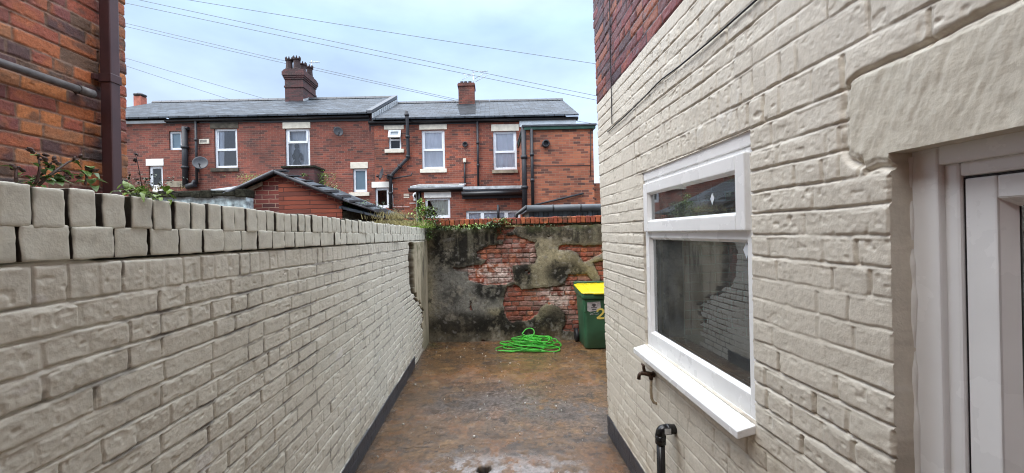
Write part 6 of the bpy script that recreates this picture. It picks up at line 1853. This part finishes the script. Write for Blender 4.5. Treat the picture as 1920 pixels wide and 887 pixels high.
scrub('wall_corner_weeds', 'tuft of green weeds and grass spilling over the back end of the left wall', [
    (800, 425, 6.25, .10, .16, 'leaf', 420), (796, 405, 6.3, .07, .14, 'leaf_lime', 300), (802, 450, 6.3, .05, .20, 'leaf', 220), (806, 415, 6.3, .08, .22, 'leaf_dark', 220),
    (775, 428, 6.0, .12, .13, 'blade', 500), (750, 424, 5.6, .16, .10, 'grass_dry', 500), (730, 421, 5.4, .12, .09, 'grass_dry', 300), (766, 425, 5.9, .14, .09, 'blade', 300), (790, 393, 6.3, .03, .16, 'leaf_lime', 90)], 41, 'weeds')
scrub('back_wall_creeper', 'low green creeper trailing along the top of the black back wall under the coping', [
    (845, 430, 6.40, .12, .05, 'leaf', 120), (880, 428, 6.40, .14, .06, 'leaf_lime', 90), (905, 428, 6.40, .12, .07, 'leaf', 170), (925, 427, 6.40, .08, .09, 'leaf_dark', 110), (940, 420, 6.42, .09, .10, 'leaf', 150), (935, 440, 6.42, .04, .16, 'leaf_dark', 90), (830, 432, 6.4, .06, .05, 'leaf_dark', 60), (960, 425, 6.42, .10, .04, 'grass_dry', 80), (1020, 425, 6.42, .15, .04, 'leaf_dark', 60)], 43, 'creeper')
scrub('outhouse_bush', 'light green bush growing behind the outhouse roof beside the dark brick pier', [
    (606, 352, 9.2, .13, .32, 'leaf_lime', 380), (616, 366, 9.1, .16, .25, 'leaf', 380), (598, 350, 9.3, .10, .40, 'leaf_lime', 200), (570, 330, 8.84, .03, .04, 'leaf', 40)], 45, 'bush')
scrub('gutter_weeds', 'small pale green weeds at the left roof end of the outhouse', [
    (471, 345, 13.4, .22, .32, 'leaf_lime', 420), (462, 348, 13.4, .10, .22, 'leaf', 160)], 47, 'weeds')
scrub('alley_undergrowth', 'brownish weeds on the alley wall between outhouse and back wall', [
    (700, 400, 7.4, .25, .20, 'leaf_dark', 300), (740, 410, 6.9, .2, .16, 'grass_dry', 400), (680, 385, 7.1, .05, .1, 'leaf', 50), (652, 385, 7.05, .04, .08, 'leaf', 60), (265, 350, 4.2, .15, .10, 'leaf_dark', 160), (285, 355, 4.2, .12, .06, 'grass_dry', 120)], 49, 'weeds')

# ---------------------------------------------------------------- overhead wires
def wire(label, pa, Ya, pb, Yb, sag=.12, r=.0085, ext=(.6, .5)):
    a, b = P(*pa, Ya), P(*pb, Yb)
    d = b - a
    a2, b2 = a - d * ext[0], b + d * ext[1]
    pts = []
    for i in range(41):
        t = i / 40; q = a2.lerp(b2, t); q.z -= sag * (4 * t * (1 - t)) - sag * .8; pts.append(q)
    m = MB(); m.tube(pts, r, 5)
    o = m.build('overhead_wire', M['wire']); tag(o, label, 'wire', 'overhead wires across the sky')
wire('highest single overhead wire crossing the sky from the top edge to the red brick wall', (355, 0), 13, (1110, 119), 14)
wire('upper wire of the pair passing above both chimneys', (262, 0), 13, (1112, 179), 14)
wire('lower wire of the pair passing above both chimneys', (247, 8), 12.8, (1112, 187), 13.8)
wire('upper wire of the close pair running behind the tall chimney pots', (247, 46), 20.5, (852, 188), 21, ext=(.5, .08), r=.012)
wire('lower wire of the close pair running behind the tall chimney pots', (247, 52), 20.5, (838, 188), 21, ext=(.5, .08), r=.012)
wire('upper of two short wires dropping to the left roof ridge', (250, 113), 20.5, (497, 186), 21, ext=(.8, .1), sag=.03, r=.011)
wire('lower of two short wires dropping to the left roof ridge', (250, 128), 20.5, (430, 187), 21, ext=(.8, .1), sag=.03, r=.011)
wire('short low wire at the right end of the terrace above the green fascia', (1082, 227), 15.5, (1112, 232), 15.8, ext=(.02, 1.5), sag=.0, r=.009)
